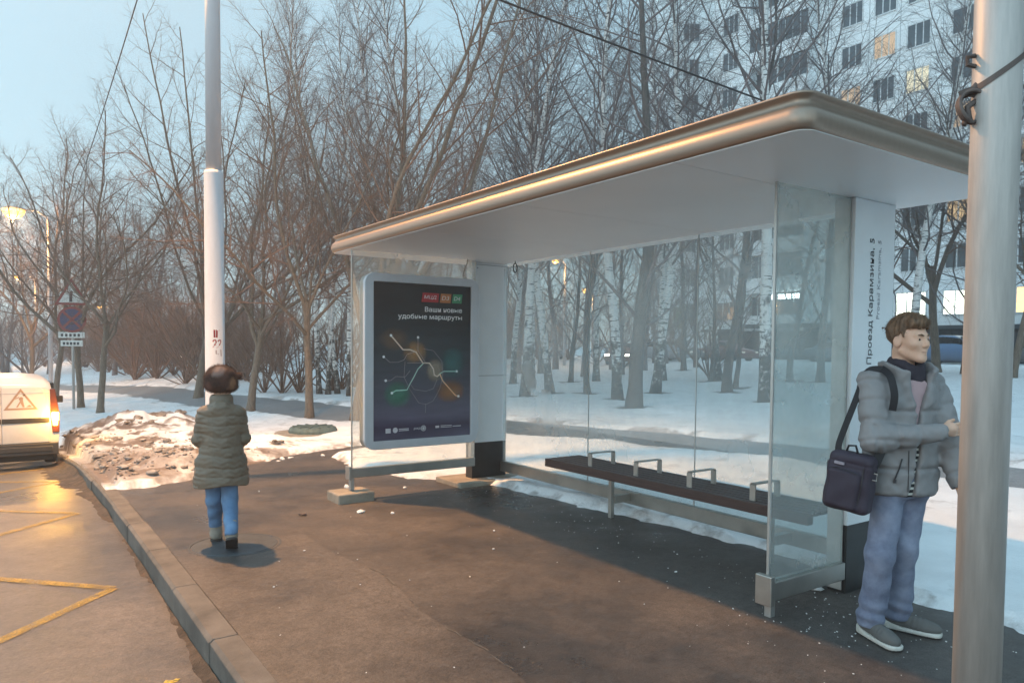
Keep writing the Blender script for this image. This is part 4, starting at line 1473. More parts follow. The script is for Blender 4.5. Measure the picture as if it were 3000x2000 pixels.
# ------------------------------------------------------------------ trees
class Grow:
    def __init__(s, seed):
        s.r = np.random.RandomState(seed)
        s.tv, s.tf, s.cv, s.cf = [], [], [], []
        s.nt = s.nc = 0
    def tube(s, P_, Rr, n, trunk):
        P_ = np.asarray(P_)
        T = np.gradient(P_, axis=0)
        T /= np.linalg.norm(T, axis=1)[:, None]+1e-9
        ref = np.array([.3, .2, .93]) if abs(T[0, 2]) < .9 else np.array([.95, .2, .1])
        A = np.cross(T, ref)
        A /= np.linalg.norm(A, axis=1)[:, None]+1e-9
        B = np.cross(T, A)
        w = np.arange(n)*2*math.pi/n
        V = P_[:, None, :]+Rr[:, None, None]*(A[:, None, :]*np.cos(w)[None, :, None]+B[:, None, :]*np.sin(w)[None, :, None])
        m_ = len(P_)
        i = np.arange(m_*n).reshape(m_, n)
        j = np.roll(i, -1, 1)
        F = np.stack([i[:-1], j[:-1], j[1:], i[1:]], -1).reshape(-1, 4)
        if trunk:
            s.tv.append(V.reshape(-1, 3)); s.tf.append(F+s.nt); s.nt += m_*n
        else:
            s.cv.append(V.reshape(-1, 3)); s.cf.append(F+s.nc); s.nc += m_*n
    def path(s, p, d, L, segs, wig, trop):
        P_ = [np.array(p)]
        d = np.array(d)/np.linalg.norm(d)
        st = L/segs
        for k in range(segs):
            d = d+s.r.randn(3)*wig+np.array([0, 0, trop])
            d /= np.linalg.norm(d)
            P_.append(P_[-1]+d*st)
        return np.array(P_)
    def go(s, p, d, L, r0, lv, spec):
        sp = spec[lv]
        P_ = s.path(p, d, L, sp['segs'], sp['wig'], sp['trop'])
        t = np.linspace(0, 1, len(P_))
        r1 = sp.get('tip', .25)
        Rr = r0*(1-(1-r1)*t)
        if lv == 0 and sp.get('flare', 1): Rr = Rr*(1+.4*np.exp(-t*L/.22))
        s.tube(P_, Rr, sp['n'], sp.get('trunk', False))
        if lv+1 >= len(spec): return
        c = spec[lv+1]
        n = c['count']
        if isinstance(n, tuple): n = s.r.randint(n[0], n[1]+1)
        else: n = max(1, int(n*(.6+.4*min(1.5, L/c.get('Lref', L)))))
        az = s.r.rand()*6.28
        for k in range(n):
            u = c['t0']+(1-c['t0'])*((k+s.r.rand()*.8)/n)**c.get('pw', 1)
            u = min(u, .995)
            f_ = u*(len(P_)-1)
            i = int(f_)
            q = P_[i]+(P_[min(i+1, len(P_)-1)]-P_[i])*(f_-i)
            T = P_[min(i+1, len(P_)-1)]-P_[max(i-1, 0)] if i else P_[1]-P_[0]
            T = T/np.linalg.norm(T)
            az += 2.4+s.r.randn()*.35
            ref = np.array([0, 0, 1.]) if abs(T[2]) < .95 else np.array([1., 0, 0])
            A = np.cross(T, ref); A /= np.linalg.norm(A)
            B = np.cross(T, A)
            ang = R(c['ang']+s.r.randn()*c.get('da', 8)-c.get('dtop', 0)*u)
            dd = T*math.cos(ang)+(A*math.cos(az)+B*math.sin(az))*math.sin(ang)
            rr = (r0*(1-(1-r1)*u))
            LL = c['len']*L*(1-c.get('fall', .5)*u)*(.75+.5*s.r.rand())
            if 'abs' in c: LL = c['abs']*(.7+.6*s.r.rand())*(1-c.get('fall', .5)*u)
            s.go(q, dd, LL, min(rr*.72, max(c['rmin'], LL*c['rk'])), lv+1, spec)
    def meshes(s, name):
        a = mesh_np(name+' trunk', np.concatenate(s.tv), np.concatenate(s.tf), True)
        b_ = mesh_np(name+' crown', np.concatenate(s.cv), np.concatenate(s.cf))
        return a, b_

def lev(count, t0, ang, length, rk, rmin, segs, wig, trop, n, **k):
    return dict(count=count, t0=t0, ang=ang, len=length, rk=rk, rmin=rmin, segs=segs, wig=wig, trop=trop, n=n, **k)
def linden(seed, H=4.2, limbs=(6, 7), r0=.145):
    g = Grow(seed)
    g.go((0, 0, -.15), (g.r.randn()*.05, g.r.randn()*.05, 1), H, r0, 0, [
        dict(segs=8, wig=.035, trop=.02, n=12, tip=.72, trunk=True),
        lev(limbs, .62, 44, 1.8, .0078, .025, 12, .085, .035, 8, da=13, dtop=14, fall=-.25, trunk=True),
        lev(17, .14, 46, .42, .0075, .009, 8, .12, .01, 5, fall=.6, da=14, Lref=6),
        lev(12, .15, 44, .50, .006, .005, 5, .15, .01, 3, fall=.5, da=14, Lref=2.2),
        lev(9, .12, 42, .50, .004, .003, 3, .18, .0, 3, fall=.5, da=15, tip=.3)])
    return g
def vee(seed, r0=.17):
    g = Grow(seed)
    g.go((0, 0, -.15), (g.r.randn()*.08, g.r.randn()*.08, 1), 2.6, r0, 0, [
        dict(segs=6, wig=.04, trop=.02, n=12, tip=.8, trunk=True),
        lev((5, 6), .55, 22, 4.6, .0060, .04, 16, .055, .025, 8, da=8, fall=.0, trunk=True),
        lev(17, .18, 38, .30, .008, .010, 9, .10, .03, 5, fall=.55, da=10, Lref=11),
        lev(12, .15, 42, .44, .006, .005, 5, .14, .02, 3, fall=.5, da=12, Lref=3),
        lev(8, .12, 40, .5, .004, .0035, 3, .17, .01, 3, fall=.5, da=14)])
    return g
def birch(seed, H=17, r0=.135, n1=58):
    g = Grow(seed)
    g.go((0, 0, -.15), (g.r.randn()*.05, g.r.randn()*.05, 1), H, r0, 0, [
        dict(segs=22, wig=.03, trop=.02, n=12, tip=.12, trunk=True),
        lev(n1, .24, 46, .26, .0085, .012, 10, .08, .045, 6, fall=.62, da=9, dtop=14),
        lev(13, .2, 40, .46, .006, .006, 6, .11, -.02, 3, fall=.55, da=12, Lref=3.6),
        lev(9, .12, 38, .6, .004, .0036, 4, .13, -.09, 3, fall=.5, da=14)])
    return g
def dark(seed, H=12, r0=.13):
    g = Grow(seed)
    g.go((0, 0, -.15), (g.r.randn()*.08, g.r.randn()*.08, 1), H, r0, 0, [
        dict(segs=18, wig=.045, trop=.02, n=10, tip=.15, trunk=True),
        lev(28, .15, 50, .34, .009, .012, 9, .11, .05, 6, fall=.55, da=12, dtop=15),
        lev(10, .15, 44, .45, .006, .006, 6, .14, .01, 3, fall=.5, da=14, Lref=3.5),
        lev(6, .12, 42, .5, .004, .0042, 3, .16, 0, 3, fall=.5, da=14)])
    return g
def shrub(seed, k=12):
    g = Grow(seed)
    g.go((0, 0, -.1), (0, 0, 1), .25, .05, 0, [
        dict(segs=2, wig=.03, trop=.02, n=6, tip=.9, trunk=True),
        lev((k, k+3), .1, 30, 1, .0085, .012, 9, .07, .02, 5, abs=4.2, fall=.1, da=14),
        lev(9, .25, 36, .4, .006, .006, 5, .12, .02, 3, fall=.5, da=12, Lref=4),
        lev(6, .15, 40, .5, .004, .0042, 3, .15, 0, 3, fall=.5, da=14)])
    return g
PROTO = {}
for nm, fn, seed in (('linden1', linden, 11), ('linden2', linden, 23), ('linden3', linden, 35), ('vee1', vee, 5), ('vee2', vee, 17), ('birch1', birch, 3), ('birch2', birch, 14), ('birch3', birch, 29), ('dark1', dark, 8), ('dark2', dark, 19), ('shrub1', shrub, 2), ('shrub2', shrub, 9)):
    PROTO[nm] = fn(seed)
MESH = {k: g.meshes(k) for k, g in PROTO.items()}
BARK = {'linden': ('bark', 'twig'), 'vee': ('bark', 'twig'), 'birch': ('birch', 'grey_twig'), 'dark': ('dark_bark', 'grey_twig'), 'shrub': ('dark_bark', 'twig')}
for k, (a_, b_) in MESH.items():
    tm, cm = BARK[k.rstrip('123')]
    a_.materials.append(M[tm])
    b_.materials.append(M[cm])
TN = {'linden': 'bare_tree', 'vee': 'bare_tree', 'birch': 'birch_tree', 'dark': 'bare_tree', 'shrub': 'bare_shrub'}
def tree(kind, x, y, rz, sc, label, group, lean=(0, 0), sxy=None):
    base = kind.rstrip('123')
    t_ = thing(TN[base], label, {'birch': 'birch', 'shrub': 'shrub'}.get(base, 'tree'), (x, y, zb(x, y)), 0, group)
    t_.rotation_euler = (R(lean[0]), R(lean[1]), R(rz))
    k = sxy or sc
    t_.scale = (k, k, sc)
    link('trunk' if base != 'shrub' else 'stem', MESH[kind][0], None, t_)
    link('crown', MESH[kind][1], None, t_)
    return t_
GA, GB, GC, GS = 'bare trees beside the road', 'birches behind the shelter', 'young dark trees among the birches', 'bare shrubs at the wood edge'
tree('linden1', 2.81, 29.1, 30, .80, 'brown tree with leaning trunk just right of the road sign', GA, (0, -4))
tree('linden2', 2.45, 31.6, 100, .82, 'thick dark trunk tree standing directly behind the road sign post', GA)
tree('linden3', 1.9, 37.0, 200, .85, 'darker bare tree above the van, left of the road sign', GA)
tree('linden2', 1.3, 45.0, 300, .85, 'bare tree over the van roof farthest along the kerb', GA)
tree('vee1', 6.1, 29.4, 75, .95, 'tall tree of long spreading stems rising left of the lamp post', GA, (3, -7))
tree('vee2', 6.85, 30.2, 320, .95, 'tall many stemmed tree directly behind the lamp post', GA)
tree('linden3', 5.98, 22.0, 190, .68, 'stout forked tree with pale trunk right of the fur hat', GA, sxy=.8)
tree('linden1', 6.41, 18.2, 330, .72, 'slim single trunk tree standing left of the advertising case', GA, (0, -3))
tree('vee2', 7.0, 16.5, 10, .95, 'large spreading tree rising behind the left end of the shelter roof', GA, sxy=1.05)
tree('linden3', 9.3, 20.0, 120, .72, 'bare tree whose limbs spread above the far roof corner', GA)
for i_, (x, y, rz, sc, kd, ln, lab) in enumerate([
    (8.9, 24.3, 10, .8, 'birch1', (0, -8), 'thin birch leaning left in the clump by the advertising case'),
    (9.15, 24.1, 80, .75, 'birch2', (2, -3), 'thin upright birch in the middle of the clump left of the case'),
    (9.45, 24.0, 160, .78, 'birch3', (0, 3), 'thin birch leaning right in the clump left of the case'),
    (9.3, 22.6, 250, .8, 'birch1', (-2, -9), 'pale birch hugging the left edge of the advertising case'),
    (14.38, 19.92, 20, 1.0, 'birch2', (0, -3), 'birch seen through the glass just right of the far column'),
    (16.16, 20.8, 130, 1.0, 'birch1', (0, 2), 'straight white birch under the orange lamp in the glass'),
    (18.7, 26.8, 40, .9, 'birch3', (0, -2), 'distant thin birch close to the far column'),
    (15.87, 17.0, 200, 1.08, 'birch3', (1, -2), 'white birch beside the thickest brown trunk behind the glass'),
    (18.74, 18.2, 300, 1.08, 'birch1', (0, 1), 'bright birch with black base right of the thickest brown trunk'),
    (18.13, 13.2, 70, 1.22, 'birch2', (0, -1), 'thick patchy birch beside the edge of the misted glass'),
    (17.2, 23.4, 240, 1.0, 'birch2', (0, 5), 'leaning birch farther back between two dark trunks'),
    (21.6, 24.5, 140, 1.0, 'birch1', (3, -5), 'slender birch crossing the sky above the middle of the roof'),
    (23.5, 22.4, 10, 1.1, 'birch3', (-2, -6), 'tall birch with leaning white trunk against the building corner'),
    (24.8, 20.4, 90, 1.05, 'birch2', (0, 4), 'tall birch in front of the building edge balconies'),
    (27.4, 16.6, 190, 1.1, 'birch1', (0, 0), 'white birch rising above the near roof corner'),
    (28.8, 14.6, 280, 1.1, 'birch3', (2, 2), 'birch against lit windows right of the roof corner'),
    (31.0, 13.2, 30, 1.1, 'birch2', (0, -3), 'birch behind the dark end of the roof edge'),
    (12.6, 24.6, 300, .95, 'birch1', (0, -4), 'birch rising over the middle of the metal roof edge'),
    (13.4, 28.2, 220, .95, 'birch3', (2, 3), 'birch far back over the left part of the roof'),
    (19.5, 30.5, 75, 1.0, 'birch2', (-3, 0), 'far birch at the back of the snowy grove'),
    (33.5, 10.6, 110, 1.0, 'birch1', (0, 2), 'birch seen beyond the galvanised pole'),
]): tree(kd, x, y, rz, sc, lab, GB, ln, sxy=sc*(1.15 if i_ > 3 else .85))
for x, y, rz, sc, kd, ln, lab in [
    (17.15, 19.92, 0, .8, 'dark1', (0, 0), 'dark based tree under the second orange lamp in the glass'),
    (13.84, 14.21, 80, 1.15, 'dark2', (0, 0), 'thickest brown trunk in the snow behind the glass'),
    (29.0, 26.15, 160, 1.0, 'dark2', (0, 0), 'broad dark trunk far back beside the silver car'),
    (20.53, 16.54, 240, 1.15, 'dark1', (0, 0), 'smooth straight dark trunk in front of the red car'),
    (20.75, 25.28, 30, .8, 'dark2', (0, 4), 'small dark tree between two birches near the glass seam'),
    (24.35, 20.5, 110, .7, 'dark1', (0, -9), 'thin leaning sapling left of the smooth dark trunk'),
    (22.15, 17.46, 190, .7, 'dark2', (0, -14), 'short crooked dark tree right of the smooth dark trunk'),
    (25.66, 17.6, 270, .9, 'dark1', (0, 0), 'greenish dark trunk seen through the misted glass'),
    (25.8, 16.4, 350, 1.05, 'dark2', (0, 0), 'pale dark trunk near the column in the misted glass'),
    (31.7, 14.9, 50, 1.1, 'linden2', (0, 6), 'forking dark tree directly beyond the standing man'),
    (31.4, 13.7, 200, 1.0, 'dark1', (0, 9), 'dark tree with curved limbs left of the galvanised pole'),
    (29.7, 11.4, 10, .9, 'linden1', (0, 0), 'dark tree standing right of the galvanised pole'),
    (33.0, 17.6, 320, 1.1, 'dark2', (0, -4), 'dark leaning tree next to the written column'),
    (17.9, 27.5, 90, 1.0, 'dark1', (0, 0), 'dark trunk far back near the left lamp in the glass'),
    (23.4, 31.0, 200, 1.0, 'dark2', (0, 0), 'dark trunk far back behind the middle glass seam'),
]: tree(kd, x, y, rz, sc, lab, GC, ln, sxy=sc*(1.35 if x == 13.84 else 1.1))
for i_, (x, y) in enumerate([(7.77, 26.7), (8.14, 25.9), (8.59, 25.4), (9.9, 25.6), (10.6, 26.5), (7.2, 33.5), (11.6, 27.6), (6.9, 36.0), (24.9, 21.0), (13.1, 30)]):
    tree('shrub1' if i_ % 2 else 'shrub2', x, y, i_*77, .75+.1*(i_ % 3), 'low bare shrub of many thin stems at the edge of the wood', GS)
# the wood behind, one mass
def simple(seed, bir):
    g = Grow(seed)
    g.go((0, 0, -.3), (g.r.randn()*.06, g.r.randn()*.06, 1), 13, .14, 0, [
        dict(segs=9, wig=.05, trop=.02, n=6, tip=.15),
        lev(26, .12, 48, .36, .009, .016, 6, .11, .04, 4, fall=.55, da=12, dtop=14),
        lev(11, .15, 44, .45, .006, .009, 4, .14, .01, 3, fall=.5, da=14, Lref=3.5),
        lev(5, .12, 42, .5, .004, .007, 2, .16, 0, 3, fall=.5, da=14)])
    return np.concatenate(g.cv), np.concatenate(g.cf)
SIM = [simple(41, 0), simple(42, 0), simple(43, 1), simple(44, 0)]
rw = np.random.RandomState(12)
VV, FF = [], []
n0 = 0
spots = []
while len(spots) < 62:
    px_ = rw.uniform(-250, 2050)
    d_ = rw.uniform(40, 90) if px_ < 1500 else rw.uniform(36, 58)
    if px_ > 1500 and rw.rand() < .45: continue
    rx = (px_-1500)/2156
    x = d_*(sa+rx*ca)
    y = d_*(ca-rx*sa)
    if abs(x-.5) < 3.2 and y < 62 and x < 3.7: continue
    if x > 45: continue
    if float(sd_line(np.array([x]), np.array([y]), TRACK)[0]) < 2: continue
    spots.append((x, y))
for i_, (x, y) in enumerate(spots):
    V, F = SIM[i_ % 4]
    a_ = rw.rand()*6.28
    s_ = rw.uniform(.75, 1.15)*(.85 if x < 4 else 1)
    c_, q_ = math.cos(a_)*s_, math.sin(a_)*s_
    VV.append(np.stack([V[:, 0]*c_-V[:, 1]*q_+x, V[:, 0]*q_+V[:, 1]*c_+y, V[:, 2]*s_+zb(x, y)], -1))
    FF.append(F+n0)
    n0 += len(V)
wd = link('far_wood', mesh_np('far_wood', np.concatenate(VV), np.concatenate(FF)), mat('far wood twigs', (.19, .155, .15), .9, var=.3, scale=.4))
tag(wd, 'far bare wood closing the view behind the nearer trees', 'wood', kind='stuff')
# unseen trees added right of the view and across the road to darken reflections
VV, FF = [], []
n0 = 0
for i_ in range(96):
    if i_ < 30: x, y = rw.uniform(9, 22), rw.uniform(-24, -1)
    elif i_ < 60: x, y = rw.uniform(14, 46), rw.uniform(-32, 6)
    else: x, y = rw.uniform(-34, -15), rw.uniform(-30, 60)
    V, F = SIM[i_ % 4]
    a_ = rw.rand()*6.28
    s_ = rw.uniform(.75, 1.2)
    c_, q_ = math.cos(a_)*s_, math.sin(a_)*s_
    VV.append(np.stack([V[:, 0]*c_-V[:, 1]*q_+x, V[:, 0]*q_+V[:, 1]*c_+y, V[:, 2]*s_], -1))
    FF.append(F+n0)
    n0 += len(V)
wd2 = link('unseen_wood', mesh_np('unseen_wood', np.concatenate(VV), np.concatenate(FF)), wd.data.materials[0])
tag(wd2, 'unseen bare wood added beside the road to darken reflections', 'wood', kind='stuff')
# low brush under the wood
VV, FF = [], []
n0 = 0
SB = [(np.concatenate(PROTO[k].cv), np.concatenate(PROTO[k].cf)) for k in ('shrub1', 'shrub2')]
k_ = 0
while k_ < 125:
    px_ = rw.uniform(-150, 1500) if k_ < 30 else (rw.uniform(-200, 800) if k_ < 95 else rw.uniform(1000, 2000))
    d_ = (rw.uniform(33, 70) if px_ > 250 else rw.uniform(45, 95)) if k_ < 95 else rw.uniform(40, 60)
    rx = (px_-1500)/2156
    x = d_*(sa+rx*ca)
    y = d_*(ca-rx*sa)
    if x < 3.8 and y < 58 and x > -2.5: continue
    if float(sd_line(np.array([x]), np.array([y]), TRACK)[0]) < 1.8 and y < 50: continue
    V, F = SB[k_ % 2]
    a_ = rw.rand()*6.28
    s_ = rw.uniform(.7, 1.5)
    c_, q_ = math.cos(a_)*s_, math.sin(a_)*s_
    VV.append(np.stack([V[:, 0]*c_-V[:, 1]*q_+x, V[:, 0]*q_+V[:, 1]*c_+y, V[:, 2]*s_+zb(x, y)], -1))
    FF.append(F+n0)
    n0 += len(V)
    k_ += 1
tag(link('undergrowth', mesh_np('undergrowth', np.concatenate(VV), np.concatenate(FF)), mat('reddish brush twigs', (.20, .118, .088), .9, var=.3, scale=.4)), 'brown leafless brush along the foot of the far wood', 'brush', kind='stuff')
# ------------------------------------------------------------------ people: smooth bodies and clothes grown from distance fields
def snet(f, lo, hi, h):
    lo = np.array(lo, np.float32)
    n = np.ceil((np.array(hi)-lo)/h).astype(int)+1
    ax = [lo[i]+h*np.arange(n[i], dtype=np.float32) for i in range(3)]
    X, Y, Z = np.meshgrid(*ax, indexing='ij')
    V = f(X, Y, Z).astype(np.float32)
    c = {}
    for i in (0, 1):
        for j in (0, 1):
            for k in (0, 1):
                c[i, j, k] = V[i:n[0]-1+i, j:n[1]-1+j, k:n[2]-1+k]
    cnt = sum((v < 0).astype(np.int8) for v in c.values())
    act = (cnt > 0) & (cnt < 8)
    ids = np.full(act.shape, -1, np.int64)
    ids[act] = np.arange(act.sum())
    pos = np.zeros((act.sum(), 3), np.float32)
    num = np.zeros(act.sum(), np.float32)
    keys = list(c)
    for a in keys:
        for ax_ in range(3):
            if a[ax_]: continue
            b = list(a); b[ax_] = 1; b = tuple(b)
            va, vb = c[a][act], c[b][act]
            m_ = (va < 0) != (vb < 0)
            t_ = np.where(m_, va/np.where(m_, va-vb, 1), 0)
            for q in range(3): pos[:, q] += np.where(m_, a[q]+(t_ if q == ax_ else 0), 0)
            num += m_
    pos /= num[:, None]
    cell = np.argwhere(act)
    P_ = lo+h*(cell+pos)
    F = []
    ins = V < 0
    for d in range(3):
        e, g = (d+1) % 3, (d+2) % 3
        sl = [slice(None)]*3
        sl0 = list(sl); sl1 = list(sl)
        sl0[d] = slice(0, n[d]-1); sl1[d] = slice(1, n[d])
        for s_ in (sl0, sl1): s_[e] = slice(1, n[e]-1); s_[g] = slice(1, n[g]-1)
        A, B = ins[tuple(sl0)], ins[tuple(sl1)]
        for flip, m_ in ((False, A & ~B), (True, ~A & B)):
            w = np.argwhere(m_)
            if not len(w): continue
            w[:, e] += 1; w[:, g] += 1
            def cid(de, dg):
                q = w.copy(); q[:, e] -= de; q[:, g] -= dg
                return ids[q[:, 0], q[:, 1], q[:, 2]]
            quad = np.stack([cid(1, 1), cid(0, 1), cid(0, 0), cid(1, 0)], -1)
            F.append(quad[:, ::-1] if flip else quad)
    return P_, np.concatenate(F)

def smin(a, b, k):
    h = np.clip(.5+.5*(b-a)/k, 0, 1)
    return b*(1-h)+a*h-k*h*(1-h)
def smax(a, b, k): return -smin(-a, -b, k)
def cap(X, Y, Z, a, b, ra, rb=None, sy=1.):
    rb = ra if rb is None else rb
    d = [b[i]-a[i] for i in range(3)]
    L = d[0]**2+d[1]**2+d[2]**2
    t_ = np.clip(((X-a[0])*d[0]+(Y-a[1])*d[1]+(Z-a[2])*d[2])/L, 0, 1)
    return np.sqrt((X-a[0]-t_*d[0])**2+(Y-a[1]-t_*d[1])**2+(Z-a[2]-t_*d[2])**2)-(ra+(rb-ra)*t_)
def ell(X, Y, Z, c, r_):
    a = np.sqrt(((X-c[0])/r_[0])**2+((Y-c[1])/r_[1])**2+((Z-c[2])/r_[2])**2)
    b = np.sqrt(((X-c[0])/r_[0]**2)**2+((Y-c[1])/r_[1]**2)**2+((Z-c[2])/r_[2]**2)**2)+1e-6
    return a*(a-1)/b
def sph(X, Y, Z, c, r_): return np.sqrt((X-c[0])**2+(Y-c[1])**2+(Z-c[2])**2)-r_
def rbox(X, Y, Z, c, h, r_):
    qx, qy, qz = np.abs(X-c[0])-h[0]+r_, np.abs(Y-c[1])-h[1]+r_, np.abs(Z-c[2])-h[2]+r_
    return np.sqrt(np.maximum(qx, 0)**2+np.maximum(qy, 0)**2+np.maximum(qz, 0)**2)+np.minimum(np.maximum(qx, np.maximum(qy, qz)), 0)-r_
def wob(X, Y, Z, s, seed=0):
    """soft irregular field for folds and creases"""
    p = seed*1.7
    return (np.sin(X*s+1.3*np.sin(Z*s*.7+p)+p)*np.sin(Y*s*.9+p*2+np.sin(X*s*.5))+np.sin(Z*s*1.1+1.7*np.sin(X*s*.6+Y*s*.5+p)))*.5
def rot2(X, Y, a): return X*math.cos(a)+Y*math.sin(a), -X*math.sin(a)+Y*math.cos(a)
def grow(name, f, lo, hi, h, m_, parent=None, inv=None):
    P_, F = snet(f, lo, hi, h)
    o = link(name, mesh_np(name, P_, F, True), m_, parent)
    return o
def cloth(name, col, rough=.85, var=.12, scale=9., bs=420, b=.25, col2=None, stretch=None, bd=.002):
    m_ = mat(name, col, rough, var=var, scale=scale, bmp=b, bscale=bs, bdist=bd, col2=col2, stretch=stretch)
    return m_
SKIN = mat('skin', (.66, .385, .265), .5, var=.08, scale=14, col2=(.72, .435, .31))
SKIN.node_tree.nodes['Principled BSDF'].inputs['Subsurface Weight'].default_value = .12
SKIN.node_tree.nodes['Principled BSDF'].inputs['Subsurface Radius'].default_value = (.02, .008, .004)
SKIN.node_tree.nodes['Principled BSDF'].inputs['Subsurface Scale'].default_value = .3
HAIR = mat('brown hair', (.095, .05, .026), .55, var=.4, scale=40, stretch=(1.6, .5, 1), bmp=.4, bscale=160, bdist=.003, col2=(.23, .125, .066))

# ---------- the standing man (x to the right, y away, z up, as seen from the road)
MAN_O = (3.905, 2.095)
MF = (math.sin(R(38)), -math.cos(R(38)))          # where the chest faces
MRt = (MF[1], -MF[0])                              # his own right hand side
TC = (.085, .0)                                    # middle of the torso
def TP(side, fwd, z): return (TC[0]+MRt[0]*side+MF[0]*fwd, TC[1]+MRt[1]*side+MF[1]*fwd, z)
HA = R(50)                                         # head turned a little further
HC = (.105, -.02, 1.640)
HFd = (math.sin(HA), -math.cos(HA))
HRt = (HFd[1], -HFd[0])
def tolocal_head(X, Y, Z):
    dx, dy = X-HC[0], Y-HC[1]
    return dx*HRt[0]+dy*HRt[1], dx*HFd[0]+dy*HFd[1], Z-HC[2]
def HP(hx, hy, hz): return (HC[0]+HRt[0]*hx+HFd[0]*hy, HC[1]+HRt[1]*hx+HFd[1]*hy, HC[2]+hz)
def head_f(X, Y, Z):
    x, y, z = tolocal_head(X, Y, Z)
    ax = np.abs(x)
    d = ell(x, y, z, (0, -.018, .045), (.074, .096, .088))
    d = smin(d, ell(x, y, z, (0, .030, -.012), (.062, .068, .085)), .03)
    d = smin(d, ell(x, y, z, (0, .034, -.062), (.052, .058, .050)), .025)
    d = smin(d, cap(ax, y, z, (.050, -.008, -.055), (.018, .072, -.098), .017, .014), .028)
    d = smin(d, sph(x, y, z, (0, .079, -.098), .020), .022)
    d = smin(d, ell(ax, y, z, (.038, .064, -.022), (.026, .024, .022)), .022)
    d = smin(d, cap(ax, y, z, (.008, .088, .026), (.044, .076, .024), .010, .009), .014)
    d = smax(d, -ell(ax, y, z, (.030, .104, .006), (.019, .020, .012)), .010)
    d = smin(d, cap(x, y, z, (0, .090, .018), (0, .108, -.024), .0085, .012), .012)
    d = smin(d, sph(ax, y, z, (.0115, .103, -.031), .0085), .008)
    d = smin(d, cap(ax, y, z, (0, .098, -.058), (.021, .086, -.059), .0065, .004), .007)
    d = smin(d, cap(ax, y, z, (0, .095, -.070), (.018, .085, -.068), .0075, .004), .007)
    d = smax(d, -cap(ax, y, z, (0, .106, -.0638), (.024, .090, -.063), .0024, .002), .004)
    ear = ell(ax+ .25*y, y, z, (.073, -.012, -.008), (.010, .021, .033))
    ear = smax(ear, -ell(ax, y, z, (.092, -.006, -.004), (.010, .011, .020)), .006)
    d = smin(d, ear, .008)
    lid = ell(ax, y, z, (.031, .0785, .006), (.0165, .0125, .0115))
    d = smin(d, lid, .006)
    d = smax(d, -ell(ax, y, z, (.031, .092, .0035), (.0135, .006, .0042)), .0025)
    return d
def hand_f(X, Y, Z, wr, kn, tips, thumb):
    d = cap(X, Y, Z, wr, [wr[i]+(kn[1][i]-wr[i])*.9 for i in range(3)], .024, .026)
    for k_ in kn: d = smin(d, cap(X, Y, Z, wr, k_, .018, .0125), .012)
    for k_, t_ in zip(kn, tips):
        d = smin(d, cap(X, Y, Z, k_, t_[0], .0095, .0088), .004)
        d = smin(d, cap(X, Y, Z, t_[0], t_[1], .0088, .0072), .003)
    d = smin(d, cap(X, Y, Z, thumb[0], thumb[1], .012, .0105), .008)
    d = smin(d, cap(X, Y, Z, thumb[1], thumb[2], .0105, .008), .004)
    return d
RSH, LSH = TP(.185, -.01, 1.405), TP(-.185, -.01, 1.385)
REL = (-.045, -.215, 1.115)
RWR = (.245, -.165, 1.165)
LEL = (.312, .055, 1.105)
LWR = (.362, -.02, .885)
RHIP, LHIP = TP(.070, 0, .86), TP(-.070, 0, .86)
RKN, LKN = (-.005, -.115, .485), (.105, .03, .50)
RAN, LAN = (-.045, -.05, .09), (.095, .14, .09)
def legs_f(X, Y, Z, g, th=.082, kn=.056, an=.042):
    d = cap(X, Y, Z, RHIP, RKN, th+g, kn+g)
    d = smin(d, cap(X, Y, Z, RKN, RAN, kn+g, an+g), .03)
    e = cap(X, Y, Z, LHIP, LKN, th+g, kn+g)
    e = smin(e, cap(X, Y, Z, LKN, LAN, kn+g, an+g), .03)
    return d, e
# his right hand closes on his left sleeve, the left one hangs half behind the pole
def rhand(X, Y, Z):
    D_ = (.020, .060, .004)
    kn = [tuple(a+b for a, b in zip(p_, D_)) for p_ in [(.292, -.175, 1.197), (.298, -.172, 1.180), (.300, -.168, 1.163), (.298, -.165, 1.147)]]
    tips = [tuple(tuple(a+b for a, b in zip(p_, D_)) for p_ in q_) for q_ in [((.326, -.142, 1.203), (.338, -.112, 1.204)), ((.336, -.138, 1.184), (.350, -.106, 1.184)), ((.338, -.134, 1.165), (.352, -.104, 1.164)), ((.332, -.132, 1.147), (.345, -.106, 1.146))]]
    return hand_f(X, Y, Z, (.25, -.155, 1.170), kn, tips, ((.272, -.130, 1.189), (.297, -.100, 1.216), (.320, -.080, 1.226)))
def lhand(X, Y, Z):
    kn = [(.381, -.062, .800), (.389, -.045, .796), (.393, -.028, .796), (.392, -.010, .800)]
    tips = [((.387, -.078, .765), (.379, -.076, .738)), ((.397, -.060, .757), (.389, -.058, .728)), ((.401, -.040, .758), (.393, -.038, .730)), ((.398, -.020, .768), (.391, -.020, .746))]
    return hand_f(X, Y, Z, (.364, -.025, .875), kn, tips, ((.365, -.052, .845), (.359, -.084, .818), (.361, -.096, .792)))
